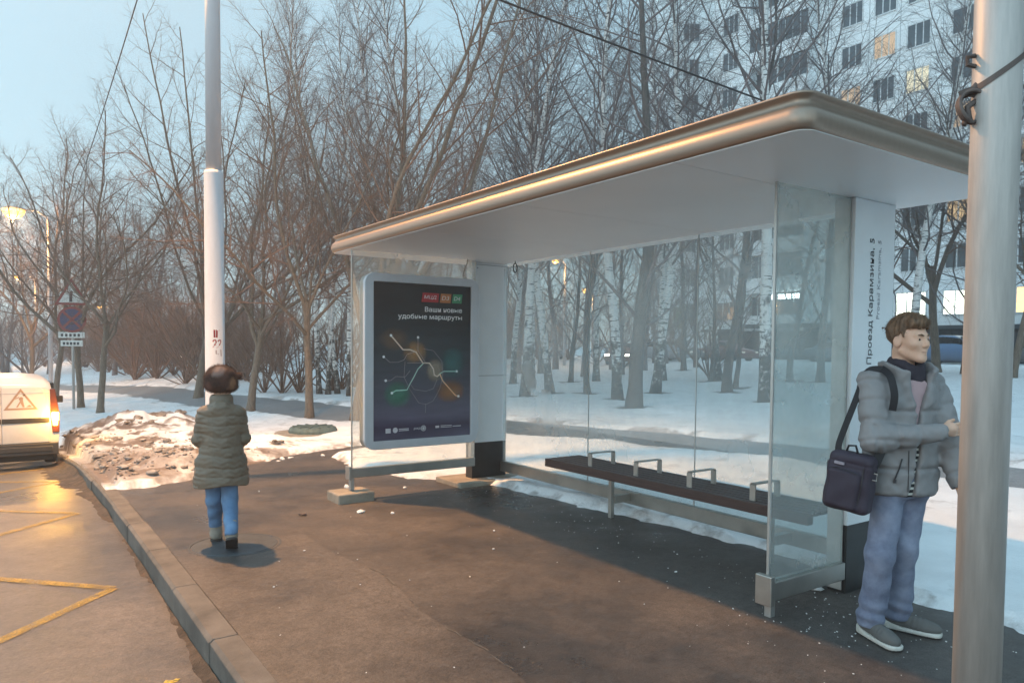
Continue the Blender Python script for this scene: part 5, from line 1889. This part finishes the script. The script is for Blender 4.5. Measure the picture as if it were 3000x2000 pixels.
def man_body(X, Y, Z):
    d = head_f(X, Y, Z)
    d = smin(d, cap(X, Y, Z, HP(0, -.035, -.06), (TC[0]+.0, TC[1]+.0, 1.40), .054, .060), .02)
    x, y = (X-TC[0])*MRt[0]+(Y-TC[1])*MRt[1], (X-TC[0])*MF[0]+(Y-TC[1])*MF[1]
    t_ = cap(x/1.45, y, Z, (0, 0, .90), (0, 0, 1.32), .085, .095)
    d = smin(d, t_, .05)
    d = smin(d, cap(X, Y, Z, RSH, REL, .045, .036), .03)
    d = smin(d, cap(X, Y, Z, REL, RWR, .036, .026), .02)
    d = smin(d, cap(X, Y, Z, LSH, LEL, .045, .036), .03)
    d = smin(d, cap(X, Y, Z, LEL, LWR, .036, .026), .02)
    l1, l2 = legs_f(X, Y, Z, -.022, .078)
    d = smin(d, smin(l1, l2, .02), .03)
    d = smin(d, rhand(X, Y, Z), .012)
    d = smin(d, lhand(X, Y, Z), .012)
    return d
# the body in two pieces of fineness would split it: one grid, fine enough for the face and fingers
MAN = grow('person', man_body, (-.30, -.36, .04), (.50, .30, 1.80), .0052, SKIN)
tag(MAN, 'young man in a grey puffer jacket and blue jeans standing by the written column', 'person')
MAN.location = (MAN_O[0], MAN_O[1], 0)
MAN.scale = (.975,)*3
MAN.rotation_euler = (0, 0, -YAW-R(26))
# a finer head surface replaces nothing: eyes, brows and hair are laid on it
for s_ in (1, -1):
    b = MB()
    c_ = HP(.031*s_, .0775, .0035)
    import bmesh
    bm = bmesh.new()
    bmesh.ops.create_uvsphere(bm, u_segments=14, v_segments=10, radius=.0118)
    b.add([(v.co.x+c_[0], v.co.y+c_[1], v.co.z+c_[2]) for v in bm.verts], [tuple(v.index for v in f.verts) for f in bm.faces])
    bm.free()
    ey = b.build('eye', mat('eye white', (.42, .38, .36), .3, var=.05), MAN, smooth=True)
    b = MB()
    c_ = HP(.031*s_+.002, .0868, .0035)
    bm = bmesh.new()
    bmesh.ops.create_uvsphere(bm, u_segments=10, v_segments=8, radius=.0068)
    b.add([(v.co.x+c_[0], v.co.y+c_[1], v.co.z+c_[2]) for v in bm.verts], [tuple(v.index for v in f.verts) for f in bm.faces])
    bm.free()
    b.build('iris', mat('dark iris', (.02, .016, .012), .2), ey, smooth=True)
    b = MB()
    b.tube([HP(.013*s_, .0975, .0235), HP(.028*s_, .0945, .0285), HP(.047*s_, .079, .024)], [.0042, .0056, .003], 7)
    b.build('eyebrow', HAIR, MAN, smooth=True)
b = MB()
b.tube([HP(-.022, .0885, -.0628), HP(-.010, .0975, -.0636), HP(0, .1005, -.0638), HP(.010, .0975, -.0636), HP(.022, .0885, -.0628)], [.0012, .0022, .0024, .0022, .0012], 6)
b.build('mouth', mat('lip line', (.25, .10, .08), .5), MAN, smooth=True)
def hair_f(X, Y, Z):
    x, y, z = tolocal_head(X, Y, Z)
    ax = np.abs(x)
    st = .003*np.sin(x*170+8*np.sin(y*24)+z*30+y*40)+.0022*np.sin(z*60+x*260-y*70)+.0025*np.sin(y*34+z*30)
    d = ell(x, y, z, (0, -.022, .052), (.083, .104, .092))
    top = ell(x, y, z, (-.004, .006, .103), (.070, .090, .038))
    top = smin(top, ell(x, y, z, (.012, .062, .088), (.050, .030, .024)), .02)
    d = smin(d, top, .025)
    d = smin(d, cap(x, y, z, (.02, -.115, .062), (.03, -.137, .068), .012, .003), .012)
    # hairline: forehead, temples, sideburns, nape, and clear of the ears
    line = np.maximum(y-.040-.10*np.clip(z-.055, -.05, .06)*6*.3, -(z-.066-.25*np.clip(y-.045, 0, .05)))
    face = smax(y-(.022+.9*np.clip(z-.030, -.01, .045)), -(z-.072), .004)
    front = smax(.030-y-.25*np.clip(.045-z, -.05, .06), z-.058-.15*(y-.04), .006)
    d = smax(d, -front, .008)
    low = -(z+.028+.30*np.clip(-.03-y, 0, .2))
    d = smax(d, low, .006)
    d = smax(d, -(np.sqrt((y+.012)**2+(z+.006)**2)-.030)+np.where(ax < .06, .2, 0)*0, .005)
    return d+st
hr_ = grow('hair', hair_f, (HC[0]-.17, HC[1]-.17, HC[2]-.09), (HC[0]+.17, HC[1]+.17, HC[2]+.18), .0034, HAIR, MAN)
# single strands over the hair, combed forward and down
rh = np.random.RandomState(8)
me_ = hr_.data
co = np.zeros(len(me_.vertices)*3, np.float32); me_.vertices.foreach_get('co', co); co = co.reshape(-1, 3)
nn = np.zeros(len(me_.vertices)*3, np.float32); me_.vertex_normals.foreach_get('vector', nn); nn = nn.reshape(-1, 3)
sel = rh.choice(len(co), 7000, replace=True)
fw_ = np.array([HFd[0], HFd[1], 0.])
sd0 = np.array([HRt[0], HRt[1], 0.])
rel = co[sel]-np.array(HC)
flow = fw_*.8+np.array([0, 0, -1.0])*np.clip(.9-(rel[:, 2:3]/.10), 0, 1)+sd0*.25*np.sin(rel[:, 2:3]*40)
flow = flow-nn[sel]*(flow*nn[sel]).sum(1)[:, None]+nn[sel]*(.22+.2*rh.rand(len(sel), 1))+rh.randn(len(sel), 3)*.18
flow /= np.linalg.norm(flow, axis=1)[:, None]
sd_ = np.cross(flow, nn[sel]); sd_ /= np.linalg.norm(sd_, axis=1)[:, None]+1e-6
L_ = .012+.012*rh.rand(len(sel))[:, None]
base = co[sel]-nn[sel]*.002
v = np.stack([base-sd_*.0006, base+sd_*.0006, base+flow*L_], 1).reshape(-1, 3)
link('hair_strands', mesh_np('hair strands', v, np.arange(len(v)).reshape(-1, 3)), HAIR, hr_)
JK = cloth('grey puffer cloth', (.235, .222, .223), .62, var=.10, scale=5, bs=300, b=.12)
def tl(X, Y):
    return (X-TC[0])*MRt[0]+(Y-TC[1])*MRt[1], (X-TC[0])*MF[0]+(Y-TC[1])*MF[1]
def torso_j(X, Y, Z, g=0.):
    x, y = tl(X, Y)
    w = .205+.010*np.sin((Z-.8)*5)+g
    t_ = np.clip((Z-.80)/.66, 0, 1)
    dp = .150-.012*t_+g
    d = (np.sqrt((x/w)**2+(y/dp)**2)-1)*dp
    # puffed quilting rows
    ph = (Z-.80)/.155
    d = d+.010*np.exp(-(((ph-np.round(ph))*.155)/.012)**2)
    sl = Z-(1.475-.30*np.abs(x)-.15*np.maximum(y, 0))
    d = smax(d, sl*.9, .06)
    d = smax(d, .805-Z+.0*x, .03)
    return d
def sleeve(X, Y, Z, a, e, w):
    d = cap(X, Y, Z, a, e, .082, .074)
    d = smin(d, cap(X, Y, Z, e, w, .074, .052), .03)
    return d
def quilt(X, Y, Z, a, b_, step, amp):
    L = math.dist(a, b_)
    t_ = ((X-a[0])*(b_[0]-a[0])+(Y-a[1])*(b_[1]-a[1])+(Z-a[2])*(b_[2]-a[2]))/L
    q = t_/step
    return amp*np.exp(-(((q-np.round(q))*step)/.012)**2)
def jacket_f(X, Y, Z):
    x, y = tl(X, Y)
    d = torso_j(X, Y, Z)
    # open front: a narrow gap from hem to chest, widening to a V at the neck, leaning to his left
    gap = .010+.006*np.clip((.98-Z)/.17, 0, 1)+.085*np.clip((Z-1.24)/.22, 0, 1)**1.2
    cx = .010+.035*np.clip((1.0-Z)/.2, 0, 1)
    cut = np.maximum(np.abs(x-cx)-gap, .045-y)
    d = smax(d, -cut, .014)
    s1 = sleeve(X, Y, Z, RSH, REL, RWR)+np.minimum(quilt(X, Y, Z, RSH, REL, .11, .008), .008)
    s2 = sleeve(X, Y, Z, LSH, LEL, LWR)+quilt(X, Y, Z, LSH, LEL, .12, .008)
    f1 = quilt(X, Y, Z, REL, RWR, .105, .006)
    d = smin(d, s1+np.where(Z < 1.2, f1, 0), .030)
    d = smin(d, s2, .030)
    d = smax(d, -cap(X, Y, Z, RWR, (RWR[0]+.09, RWR[1]+.03, RWR[2]+.005), .036, .04), .01)
    d = smax(d, -cap(X, Y, Z, LWR, (.395, -.04, .80), .034, .04), .01)
    # standing collar thrown open
    cc_ = (TC[0]+HFd[0]*.012, TC[1]+HFd[1]*.012)
    qx, qy = X-cc_[0], Y-cc_[1]
    rr = np.sqrt((qx*MRt[0]+qy*MRt[1])**2*.85+(qx*MF[0]+qy*MF[1])**2*.95)
    fy = qx*MF[0]+qy*MF[1]
    fx = qx*MRt[0]+qy*MRt[1]
    flare = .092+.30*np.maximum(Z-1.42, 0)+.25*np.clip(fy, 0, .1)
    col_ = np.abs(rr-flare)-.013
    top = 1.525-.45*np.clip(fy-.02, 0, .2)-.0*fx
    col_ = smax(col_, Z-top, .012)
    col_ = smax(col_, 1.39-Z, .01)
    col_ = smax(col_, -(np.maximum(np.abs(fx)-.070-.2*np.maximum(1.5-Z, 0)*0, .055-fy)), .012)
    d = smin(d, col_, .016)
    # lapels lying on the chest
    for s_ in (1, -1):
        a_ = TP(.085*s_, .095, 1.445)
        b_ = TP(.135*s_, .085, 1.395)
        c2 = TP(.050*s_, .135, 1.30)
        d = smin(d, np.minimum(cap(X, Y, Z, a_, c2, .022, .012), cap(X, Y, Z, a_, b_, .024, .013)), .02)
    d = d+.0055*wob(X, Y, Z, 34, 1)+.0025*wob(X, Y, Z, 85, 3)
    return d
jk = grow('jacket', jacket_f, (-.22, -.40, .76), (.52, .28, 1.56), .0064, JK, MAN)
NAVY = cloth('navy lining', (.028, .026, .042), .8)
PINK = cloth('pale pink shirt', (.46, .31, .32), .85, bs=250)
def shirt_f(X, Y, Z):
    x, y = tl(X, Y)
    d = (np.sqrt((x/.16)**2+(y/.113)**2)-1)*.11
    d = smax(d, Z-1.44, .02)
    d = smax(d, Z-(1.455-.55*np.abs(x)), .02)
    return smax(d, 1.18-Z, .01)
grow('shirt', shirt_f, (-.15, -.2, 1.15), (.3, .2, 1.48), .008, PINK, MAN)
# striped scarf end hanging in the gap
m_, t_, p_ = nodes('striped knit')
tc_ = t_.nodes.new('ShaderNodeTexCoord')
wv = t_.nodes.new('ShaderNodeTexWave')
wv.bands_direction = 'Z'
wv.inputs['Scale'].default_value = 10.5
wv.inputs['Distortion'].default_value = .6
wv.inputs['Detail'].default_value = 1
t_.links.new(tc_.outputs['Object'], wv.inputs['Vector'])
r_ = cramp(t_, wv.outputs[0], [(.58, (.02, .02, .022)), (.66, (.62, .60, .55))])
t_.links.new(r_.outputs[0], p_.inputs['Base Color'])
p_.inputs['Roughness'].default_value = .9
def scarf_end(X, Y, Z):
    x, y = tl(X, Y)
    d = (np.sqrt((x/.17)**2+(y/.122)**2)-1)*.12+.004*wob(X, Y, Z, 60, 5)
    d = smax(d, Z-1.19, .01)
    return smax(d, .80-Z, .02)
grow('striped_scarf', scarf_end, (-.15, -.2, .76), (.32, .2, 1.2), .008, m_, MAN)
SCF = cloth('dark neck scarf', (.030, .024, .034), .9, bs=200, b=.5, bd=.004)
def scarf_f(X, Y, Z):
    x, y, z = X-TC[0]-.015*HFd[0], Y-TC[1]-.015*HFd[1], Z
    u, v = x*HRt[0]+y*HRt[1], x*HFd[0]+y*HFd[1]
    zc_ = 1.492-.30*v+.007*np.sin(np.arctan2(v, u)*3+1)
    rr = np.sqrt(u*u+v*v*.92)
    d = np.sqrt((rr-.070)**2+((z-zc_)*.52)**2)-.023
    d2 = np.sqrt((rr-.076)**2+((z-zc_+.030)*.7)**2)-.017
    return smin(d, d2, .01)+.003*wob(X, Y, Z, 75, 2)
grow('scarf', scarf_f, (-.06, -.16, 1.34), (.24, .16, 1.58), .0055, SCF, MAN)
# zip and pocket
ZIP = mat('dark zip tape', (.03, .027, .03), .5)
b = MB()
for s_, o_ in ((1, .014), (-1, -.012)):
    pass
def on_torso(x, z, off=.002):
    dp = .150-.012*min(1, max(0, (z-.8)/.66))
    w_ = .205+.010*math.sin((z-.8)*5)
    y = dp*math.sqrt(max(.02, 1-(x/w_)**2))+off
    return TP(x, y, z)
b.tube([on_torso(.105, 1.015, .006), on_torso(.118, .96, .006), on_torso(.135, .905, .006)], .004, 6)
b.tube([on_torso(.135, .905, .008), on_torso(.137, .885, .010)], .007, 6)
b.build('pocket_zip', ZIP, jk)
b = MB()
b.tube([on_torso(.070, z, .001) for z in np.linspace(.84, 1.06, 8)], .0028, 5)
b.build('front_seam', ZIP, jk)
DENIM = cloth('faded blue denim', (.16, .185, .285), .85, var=.30, scale=5, bs=420, b=.5, col2=(.29, .32, .42), bd=.003)
def jeans_f(X, Y, Z):
    l1, l2 = legs_f(X, Y, Z, .014, .074, .058, .058)
    x, y = tl(X, Y)
    hip = (np.sqrt((x/.150)**2+(y/.115)**2)-1)*.11
    hip = smax(hip, np.abs(Z-.88)-.085, .03)
    w1 = .006*wob(X*1.3, Y*1.3, Z*.8+X*.9, 17, 4)+.0035*wob(X, Y, Z+.6*X-.5*Y, 41, 7)*np.clip(1.2-np.abs(Z-.44)*1.4, .2, 1)
    st = .012*np.exp(-((Z-.155)/.020)**2)*.6-.010*np.exp(-((Z-.115)/.018)**2)
    d = smin(smin(l1, l2, .012), hip, .05)+w1-.0*st
    d = d-.006*np.sin(Z*80+16*X+9*Y)*np.exp(-((Z-.14)/.06)**2)
    return smax(d, .062-Z, .015)
grow('jeans', jeans_f, (-.26, -.30, .03), (.34, .30, 1.0), .0068, DENIM, MAN)
SHOE = cloth('grey suede shoe', (.115, .110, .105), .85, bs=300)
SOLE = mat('off white sole', (.55, .52, .47), .6, var=.2)
TREAD = mat('dark tread', (.05, .045, .042), .8)
def shoe(at, yaw, nm):
    c_, s__ = math.cos(yaw), math.sin(yaw)
    def loc(X, Y):
        dx, dy = X-at[0], Y-at[1]
        return dx*c_+dy*s__, -dx*s__+dy*c_           # u along the foot (toe +), v across
    def up_(X, Y, Z):
        u, v = loc(X, Y)
        d = ell(u, v, Z, (.125, 0, .045), (.100, .048, .043))
        d = smin(d, ell(u, v, Z, (-.01, 0, .062), (.062, .042, .055)), .03)
        d = smin(d, cap(u, v, Z, (.02, 0, .075), (.12, 0, .060), .038, .030), .025)
        d = smin(d, cap(u, v, Z, (-.012, 0, .07), (-.012, 0, .125), .040, .044), .02)
        d = d+.0035*np.exp(-((u-.075)/.006)**2)+.0035*np.exp(-((u-.10)/.006)**2)+.0035*np.exp(-((u-.125)/.006)**2)
        return smax(d, .026-Z, .004)
    def sole_(X, Y, Z):
        u, v = loc(X, Y)
        w_ = .043+.008*np.sin((u+.06)*9)
        uu = np.clip(u, -.045, .185)
        d = np.sqrt((u-uu)**2+np.maximum(np.abs(v)-w_+.04, 0)**2)-.040
        hi_ = .030+.020*np.clip((-u+.03)/.08, 0, 1)
        d = smax(d, Z-hi_, .006)
        return smax(d, .008-Z, .004)
    def tread_(X, Y, Z):
        u, v = loc(X, Y)
        w_ = .043+.008*np.sin((u+.06)*9)
        uu = np.clip(u, -.045, .185)
        d = np.sqrt((u-uu)**2+np.maximum(np.abs(v)-w_+.04, 0)**2)-.039
        d = smax(d, Z-.0085-.016*np.clip((u-.13)/.07, 0, 1), .002)
        d = d+.004*(np.sin(u*190) > .4)
        return smax(d, .001-Z, .002)
    lo = (at[0]-.28, at[1]-.28, -.01)
    hi = (at[0]+.28, at[1]+.28, .18)
    o = grow('shoe', up_, lo, hi, .006, SHOE, MAN)
    grow('sole', sole_, lo, hi, .005, SOLE, o)
    grow('tread', tread_, lo, hi, .005, TREAD, o)
shoe((RAN[0]+.0, RAN[1]-.0), R(-52), 'shoe')
shoe((LAN[0]+.0, LAN[1]-.0), R(-12), 'shoe')

# ---------- his shoulder bag
BAGM = cloth('dark plum nylon', (.036, .026, .042), .7, bs=500, b=.4)
BC = (-.160, -.235, .885)
BYW = R(-20)
BTL = R(7)
def bagl(X, Y, Z):
    x, y = rot2(X-BC[0], Y-BC[1], BYW)
    z = Z-BC[2]
    x2 = x*math.cos(BTL)-z*math.sin(BTL)
    z2 = x*math.sin(BTL)+z*math.cos(BTL)
    return x2, y, z2
def BP(x, y, z):
    x1 = x*math.cos(BTL)+z*math.sin(BTL)
    z1 = -x*math.sin(BTL)+z*math.cos(BTL)
    return (BC[0]+x1*math.cos(BYW)-y*math.sin(BYW), BC[1]+x1*math.sin(BYW)+y*math.cos(BYW), BC[2]+z1)
def bag_f(X, Y, Z):
    x, y, z = bagl(X, Y, Z)
    d = rbox(x, y, z, (0, 0, 0), (.118-.03*np.clip(z, -.1, .2), .060, .158), .032)
    d = smin(d, rbox(x, y, z, (-.012, -.058, -.035), (.085, .024, .105), .022), .014)
    d = d+.004*np.exp(-((z-.105)/.006)**2)+.004*wob(X, Y, Z, 45, 9)
    return d
BG = grow('shoulder_bag', bag_f, (BC[0]-.24, BC[1]-.24, BC[2]-.24), (BC[0]+.24, BC[1]+.24, BC[2]+.24), .0062, BAGM)
tag(BG, 'dark plum shoulder bag hanging from the right shoulder of the young man', 'bag')
BG.location = MAN.location
BG.rotation_euler = MAN.rotation_euler
BG.scale = MAN.scale
STR = cloth('black webbing', (.014, .013, .016), .75, bs=600)
def strap(nm, pts, w, nrm, parent, m_=STR, t__=.004):
    P_ = [Vector(p) for p in pts]
    out = []
    for i in range(len(P_)-1):
        a_ = P_[max(i-1, 0)]; b_ = P_[i]; c_ = P_[i+1]; d_ = P_[min(i+2, len(P_)-1)]
        for k in range(6):
            t_ = k/6
            out.append(.5*((2*b_)+(c_-a_)*t_+(2*a_-5*b_+4*c_-d_)*t_*t_+(3*b_-a_-3*c_+d_)*t_**3))
    out.append(P_[-1])
    b = MB()
    b.ribbon(out, w, nrm, t__)
    return b.build(nm, m_, parent)
strap('strap', [BP(-.085, 0, .15), (-.215, -.20, 1.10), (-.150, -.165, 1.30), (-.118, -.150, 1.40), (-.085, -.135, 1.475), (-.02, -.145, 1.485)], .034, (-.4, -.9, .2), BG)
strap('strap', [(-.03, -.13, 1.492), (.012, -.185, 1.455), (.030, -.215, 1.40), (.038, -.225, 1.34), (.03, -.215, 1.27)], .036, (.1, -1, .25), BG)
strap('strap', [(-.005, -.215, 1.09), (-.035, -.245, 1.01), (-.065, -.265, .945), BP(.115, 0, .06)], .046, (.2, -1, .1), BG)
b = MB()
b.tube([BP(.10, -.02, .075), BP(.135, -.02, .075), BP(.135, -.02, .04), BP(.10, -.02, .04), BP(.10, -.02, .075)], .004, 6)
b.build('buckle', M['alu'], BG)
b = MB()
b.tube([BP(-.045, 0, .150), BP(-.035, 0, .188), BP(0, 0, .195), BP(.02, 0, .150)], .006, 7)
b.build('handle', STR, BG, smooth=True)
b = MB()
b.tube([BP(-.112, -.01, .09), BP(-.128, -.01, .085), BP(-.128, -.01, .06), BP(-.114, -.01, .05)], .003, 6)
b.build('side_loop', STR, BG)
b = MB()
Mb = Matrix.Translation(BP(-.045, -.066, .098)) @ Matrix.Rotation(BYW, 4, 'Z') @ Matrix.Rotation(BTL, 4, 'Y')
b.box(-.026, .026, -.006, .006, -.007, .007, Mb)
b.build('name_tag', mat('grey woven tag', (.32, .27, .31), .6), BG, bevel=.001)
b = MB()
b.tube([BP(-.095, -.072, .06), BP(-.05, -.085, .075), BP(.0, -.088, .072), BP(.06, -.082, .06)], .0025, 5)
b.tube([BP(.078, -.06, .10), BP(.082, -.07, 0), BP(.075, -.065, -.1)], .0025, 5)
b.build('zip', ZIP, BG)

# ---------- the woman walking away
WO = (1.385, 5.885)
WSC = .96
def wrot(o):
    o.scale = (.94,)*3
    o.location = (WO[0], WO[1], zb(*WO))
    o.rotation_euler = (0, 0, -YAW+R(21))
WK = [((-.065, .02, .66), (-.06, .07, .36), (-.050, .17, .09)), ((.055, .0, .66), (.060, -.03, .37), (.070, -.26, .155))]
def w_body(X, Y, Z):
    d = ell(X, Y, Z, (.01, .04, 1.305), (.075, .092, .108))
    d = smin(d, ell(X, Y, Z, (.015, .115, 1.275), (.05, .04, .06)), .03)
    d = smin(d, cap(X, Y, Z, (.015, .14, 1.285), (.017, .158, 1.262), .010, .013), .01)
    d = smin(d, ell(np.abs(X-.01), Y, Z, (.076, .03, 1.285), (.011, .022, .03)), .008)
    d = smin(d, cap(X, Y, Z, (.01, .025, 1.25), (0, .0, 1.12), .052, .06), .02)
    d = smin(d, cap(X/1.5, Y, Z, (0, .01, .70), (0, .0, 1.08), .10, .095), .05)
    for s_ in (1, -1):
        d = smin(d, cap(X, Y, Z, (.125*s_, .0, 1.06), (.170*s_, .03, .86), .034, .034), .03)
        d = smin(d, cap(X, Y, Z, (.170*s_, .03, .86), (.10*s_, .20, .80), .036, .026), .02)
        kn = [(.06*s_, .245, .815), (.055*s_, .25, .80), (.05*s_, .25, .783), (.048*s_, .247, .768)]
        tips = [((.03*s_, .262, .816), (.008*s_, .258, .81)), ((.025*s_, .268, .80), (.0, .262, .795)), ((.022*s_, .267, .782), (.0, .26, .777)), ((.022*s_, .26, .766), (.004*s_, .254, .762))]
        d = smin(d, hand_f(X, Y, Z, (.10*s_, .21, .80), kn, tips, ((.085*s_, .22, .82), (.065*s_, .225, .842), (.045*s_, .235, .848))), .012)
    for h_, k_, a_ in WK:
        d = smin(d, smin(cap(X, Y, Z, h_, k_, .062, .045), cap(X, Y, Z, k_, a_, .045, .030), .02), .03)
    return d
WM_ = grow('person', w_body, (-.30, -.28, .06), (.30, .33, 1.45), .0075, SKIN)
tag(WM_, 'woman in a long quilted coat and fur hat walking away past the lamp post', 'person')
wrot(WM_)
COAT = cloth('olive brown quilted coat', (.165, .125, .088), .55, var=.12, scale=6, bs=200, b=.15)
def coat_f(X, Y, Z):
    t_ = np.clip((1.13-Z)/.68, 0, 1)
    w_ = .172+.052*t_**1.2-.030*np.exp(-((Z-.84)/.10)**2)
    dp = .140+.045*t_**1.2
    cx = .0-.005*t_
    d = (np.sqrt(((X-cx)/w_)**2+((Y-.01)/dp)**2)-1)*dp*.95
    d = smax(d, Z-(1.185-.55*np.maximum(np.abs(X)-.04, 0)-.25*np.abs(Y)*0), .06)
    for s_ in (1, -1):
        sl = cap(X, Y, Z, (.122*s_, .0, 1.068), (.166*s_, .02, .87), .066, .058)
        sl = smin(sl, cap(X, Y, Z, (.166*s_, .02, .87), (.12*s_, .18, .80), .058, .050), .02)
        d = smin(d, sl, .045*sst(.95, 1.1, Z)+.015)
    step = .083
    q = (Z+.012*np.sin(X*9+1)+.007*np.sin(X*23+Z*9)+.006*np.sin(Z*31))/step
    d = d+.0055*np.exp(-(((q-np.round(q))*step)/.010)**2)
    d = d+.004*wob(X, Y, Z, 38, 3)+.0025*wob(X, Y, Z*1.6, 90, 5)
    d = smax(d, .498+.012*np.sin(X*14+1)-Z, .012)
    # hollow under the hem
    ins = (np.sqrt(((X-cx)/(w_-.03))**2+((Y-.01)/(dp-.03))**2)-1)*dp
    d = smax(d, -smax(ins, Z-.60, .02), .01)
    col_ = np.sqrt((np.sqrt(X*X+(Y-.015)**2)-.068)**2+((Z-1.190)*.5)**2)-.024
    return smin(d, col_, .02)
ct = grow('coat', coat_f, (-.34, -.26, .42), (.34, .30, 1.25), .0068, COAT, WM_)
def kick(X, Y, Z):
    return np.sqrt((X+.01)**2*60+(Y+.185)**2*60+np.maximum(np.abs(Z-.50)-.05, 0)**2)-.03
m_, t_, p_ = nodes('mottled fur')
n_ = noise(t_, 9, 4, .6)
tcf = t_.nodes.new('ShaderNodeTexCoord')
c_ = cramp(t_, n_.outputs[0], [(.38, (.035, .016, .013)), (.6, (.10, .045, .033))]).outputs[0]
def fur_patch(c_, at, rad, col):
    d_ = t_.nodes.new('ShaderNodeVectorMath')
    d_.operation = 'DISTANCE'
    d_.inputs[1].default_value = at
    t_.links.new(tcf.outputs['Object'], d_.inputs[0])
    a_ = t_.nodes.new('ShaderNodeMath')
    a_.operation = 'MULTIPLY_ADD'
    a_.inputs[1].default_value = .12
    t_.links.new(n_.outputs[0], a_.inputs[0])
    t_.links.new(d_.outputs['Value'], a_.inputs[2])
    r_ = cramp(t_, a_.outputs[0], [(rad+.045, (.95,)*3), (rad+.075, (0, 0, 0))])
    return mixc(t_, r_.outputs[0], c_, col)
c_ = fur_patch(c_, (-.015, -.085, 1.425), .046, (.24, .17, .15))
c_ = fur_patch(c_, (.085, -.075, 1.325), .040, (.36, .18, .095))
c_ = fur_patch(c_, (-.10, -.06, 1.30), .03, (.16, .07, .05))
t_.links.new(c_, p_.inputs['Base Color'])
p_.inputs['Roughness'].default_value = .8
nf = noise(t_, 120, 3, .7)
bump(t_, p_, nf.outputs[0], .8, .012)
def hat_f(X, Y, Z):
    d = ell(X, Y, Z, (.0, .02, 1.366), (.126, .132, .112))
    d = smin(d, ell(X, Y, Z, (.0, .03, 1.305), (.128, .130, .062)), .03)
    d = smin(d, sph(X, Y, Z, (.130, .03, 1.385), .028), .012)
    d = d+.002*wob(X, Y, Z, 60, 2)
    return smax(d, 1.248-Z, .02)
ht_ = grow('fur_hat', hat_f, (-.16, -.14, 1.24), (.17, .18, 1.50), .0055, m_, WM_)
# fur pile
rh = np.random.RandomState(5)
me_ = ht_.data
co = np.zeros(len(me_.vertices)*3, np.float32); me_.vertices.foreach_get('co', co); co = co.reshape(-1, 3)
nn = np.zeros(len(me_.vertices)*3, np.float32); me_.vertex_normals.foreach_get('vector', nn); nn = nn.reshape(-1, 3)
sel = rh.choice(len(co), 9000, replace=True)
base = co[sel]+rh.randn(len(sel), 3)*.002
dr = nn[sel]+rh.randn(len(sel), 3)*.45+np.array([0, 0, -.35])
dr /= np.linalg.norm(dr, axis=1)[:, None]
sd_ = np.cross(dr, rh.randn(len(sel), 3)); sd_ /= np.linalg.norm(sd_, axis=1)[:, None]
L_ = .012+.010*rh.rand(len(sel))[:, None]
v = np.stack([base-sd_*.0006, base+sd_*.0006, base+dr*L_], 1).reshape(-1, 3)
link('fur_pile', mesh_np('fur pile', v, np.arange(len(v)).reshape(-1, 3)), m_, ht_)
WJ = cloth('light blue denim', (.10, .19, .34), .85, var=.2, scale=6, bs=500, b=.3, col2=(.15, .27, .44))
def wj_f(X, Y, Z):
    d = 9.
    for h_, k_, a_ in WK:
        d = np.minimum(d, smin(cap(X, Y, Z, h_, k_, .080, .062), cap(X, Y, Z, k_, a_, .062, .050), .02))
    d = d+.005*wob(X, Y, Z, 40, 2)
    return smax(d, Z-.68, .02)
def cutoff(X, Y, Z):
    return smax(wj_f(X, Y, Z), .12-Z+np.where(X > .03, .03, 0), .01)
grow('jeans', cutoff, (-.22, -.34, .06), (.22, .26, .72), .007, WJ, WM_)
BOOT = cloth('beige ankle boot', (.30, .26, .215), .8, bs=200)
BSOLE = mat('dark boot sole', (.035, .028, .025), .7)
def boot(at, pitch, lift):
    def loc(X, Y, Z):
        y, z = Y-at[1], Z-at[2]
        c_, s__ = math.cos(pitch), math.sin(pitch)
        return X-at[0], y*c_+z*s__, -y*s__+z*c_
    def f(X, Y, Z):
        x, y, z = loc(X, Y, Z)
        d = ell(x, y, z, (0, .10, .045), (.045, .095, .045))
        d = smin(d, ell(x, y, z, (0, 0, .055), (.043, .055, .058)), .03)
        d = smin(d, cap(x, y, z, (0, -.008, .06), (0, -.012, .145), .046, .050), .02)
        return smax(d, .018-z, .004)+.002*wob(X, Y, Z, 60, 1)
    def g(X, Y, Z):
        x, y, z = loc(X, Y, Z)
        yy = np.clip(y, -.02, .155)
        d = np.sqrt(x*x+(y-yy)**2)-.046
        d = smax(d, z-.022, .003)
        return smax(d, -z, .003)
    lo = (at[0]-.12, at[1]-.16, at[2]-.16)
    hi = (at[0]+.12, at[1]+.28, at[2]+.24)
    o = grow('boot', f, lo, hi, .006, BOOT, WM_)
    grow('sole', g, lo, hi, .005, BSOLE, o)
boot((-.050, .16, .0), 0, 0)
boot((.072, -.275, .085), R(-34), 0)
# ------------------------------------------------------------------ damp winter air
b = MB()
b.box(-40, 75, -35, 135, -4, 50)
m_ = bpy.data.materials.new('damp air')
m_.use_nodes = True
t_ = m_.node_tree
t_.nodes.remove(t_.nodes['Principled BSDF'])
vp = t_.nodes.new('ShaderNodeVolumePrincipled')
vp.inputs['Color'].default_value = (.92, .95, 1, 1)
vp.inputs['Density'].default_value = .0038
vp.inputs['Anisotropy'].default_value = .3
t_.links.new(vp.outputs[0], t_.nodes['Material Output'].inputs['Volume'])
tag(b.build('haze', m_), kind='stuff')
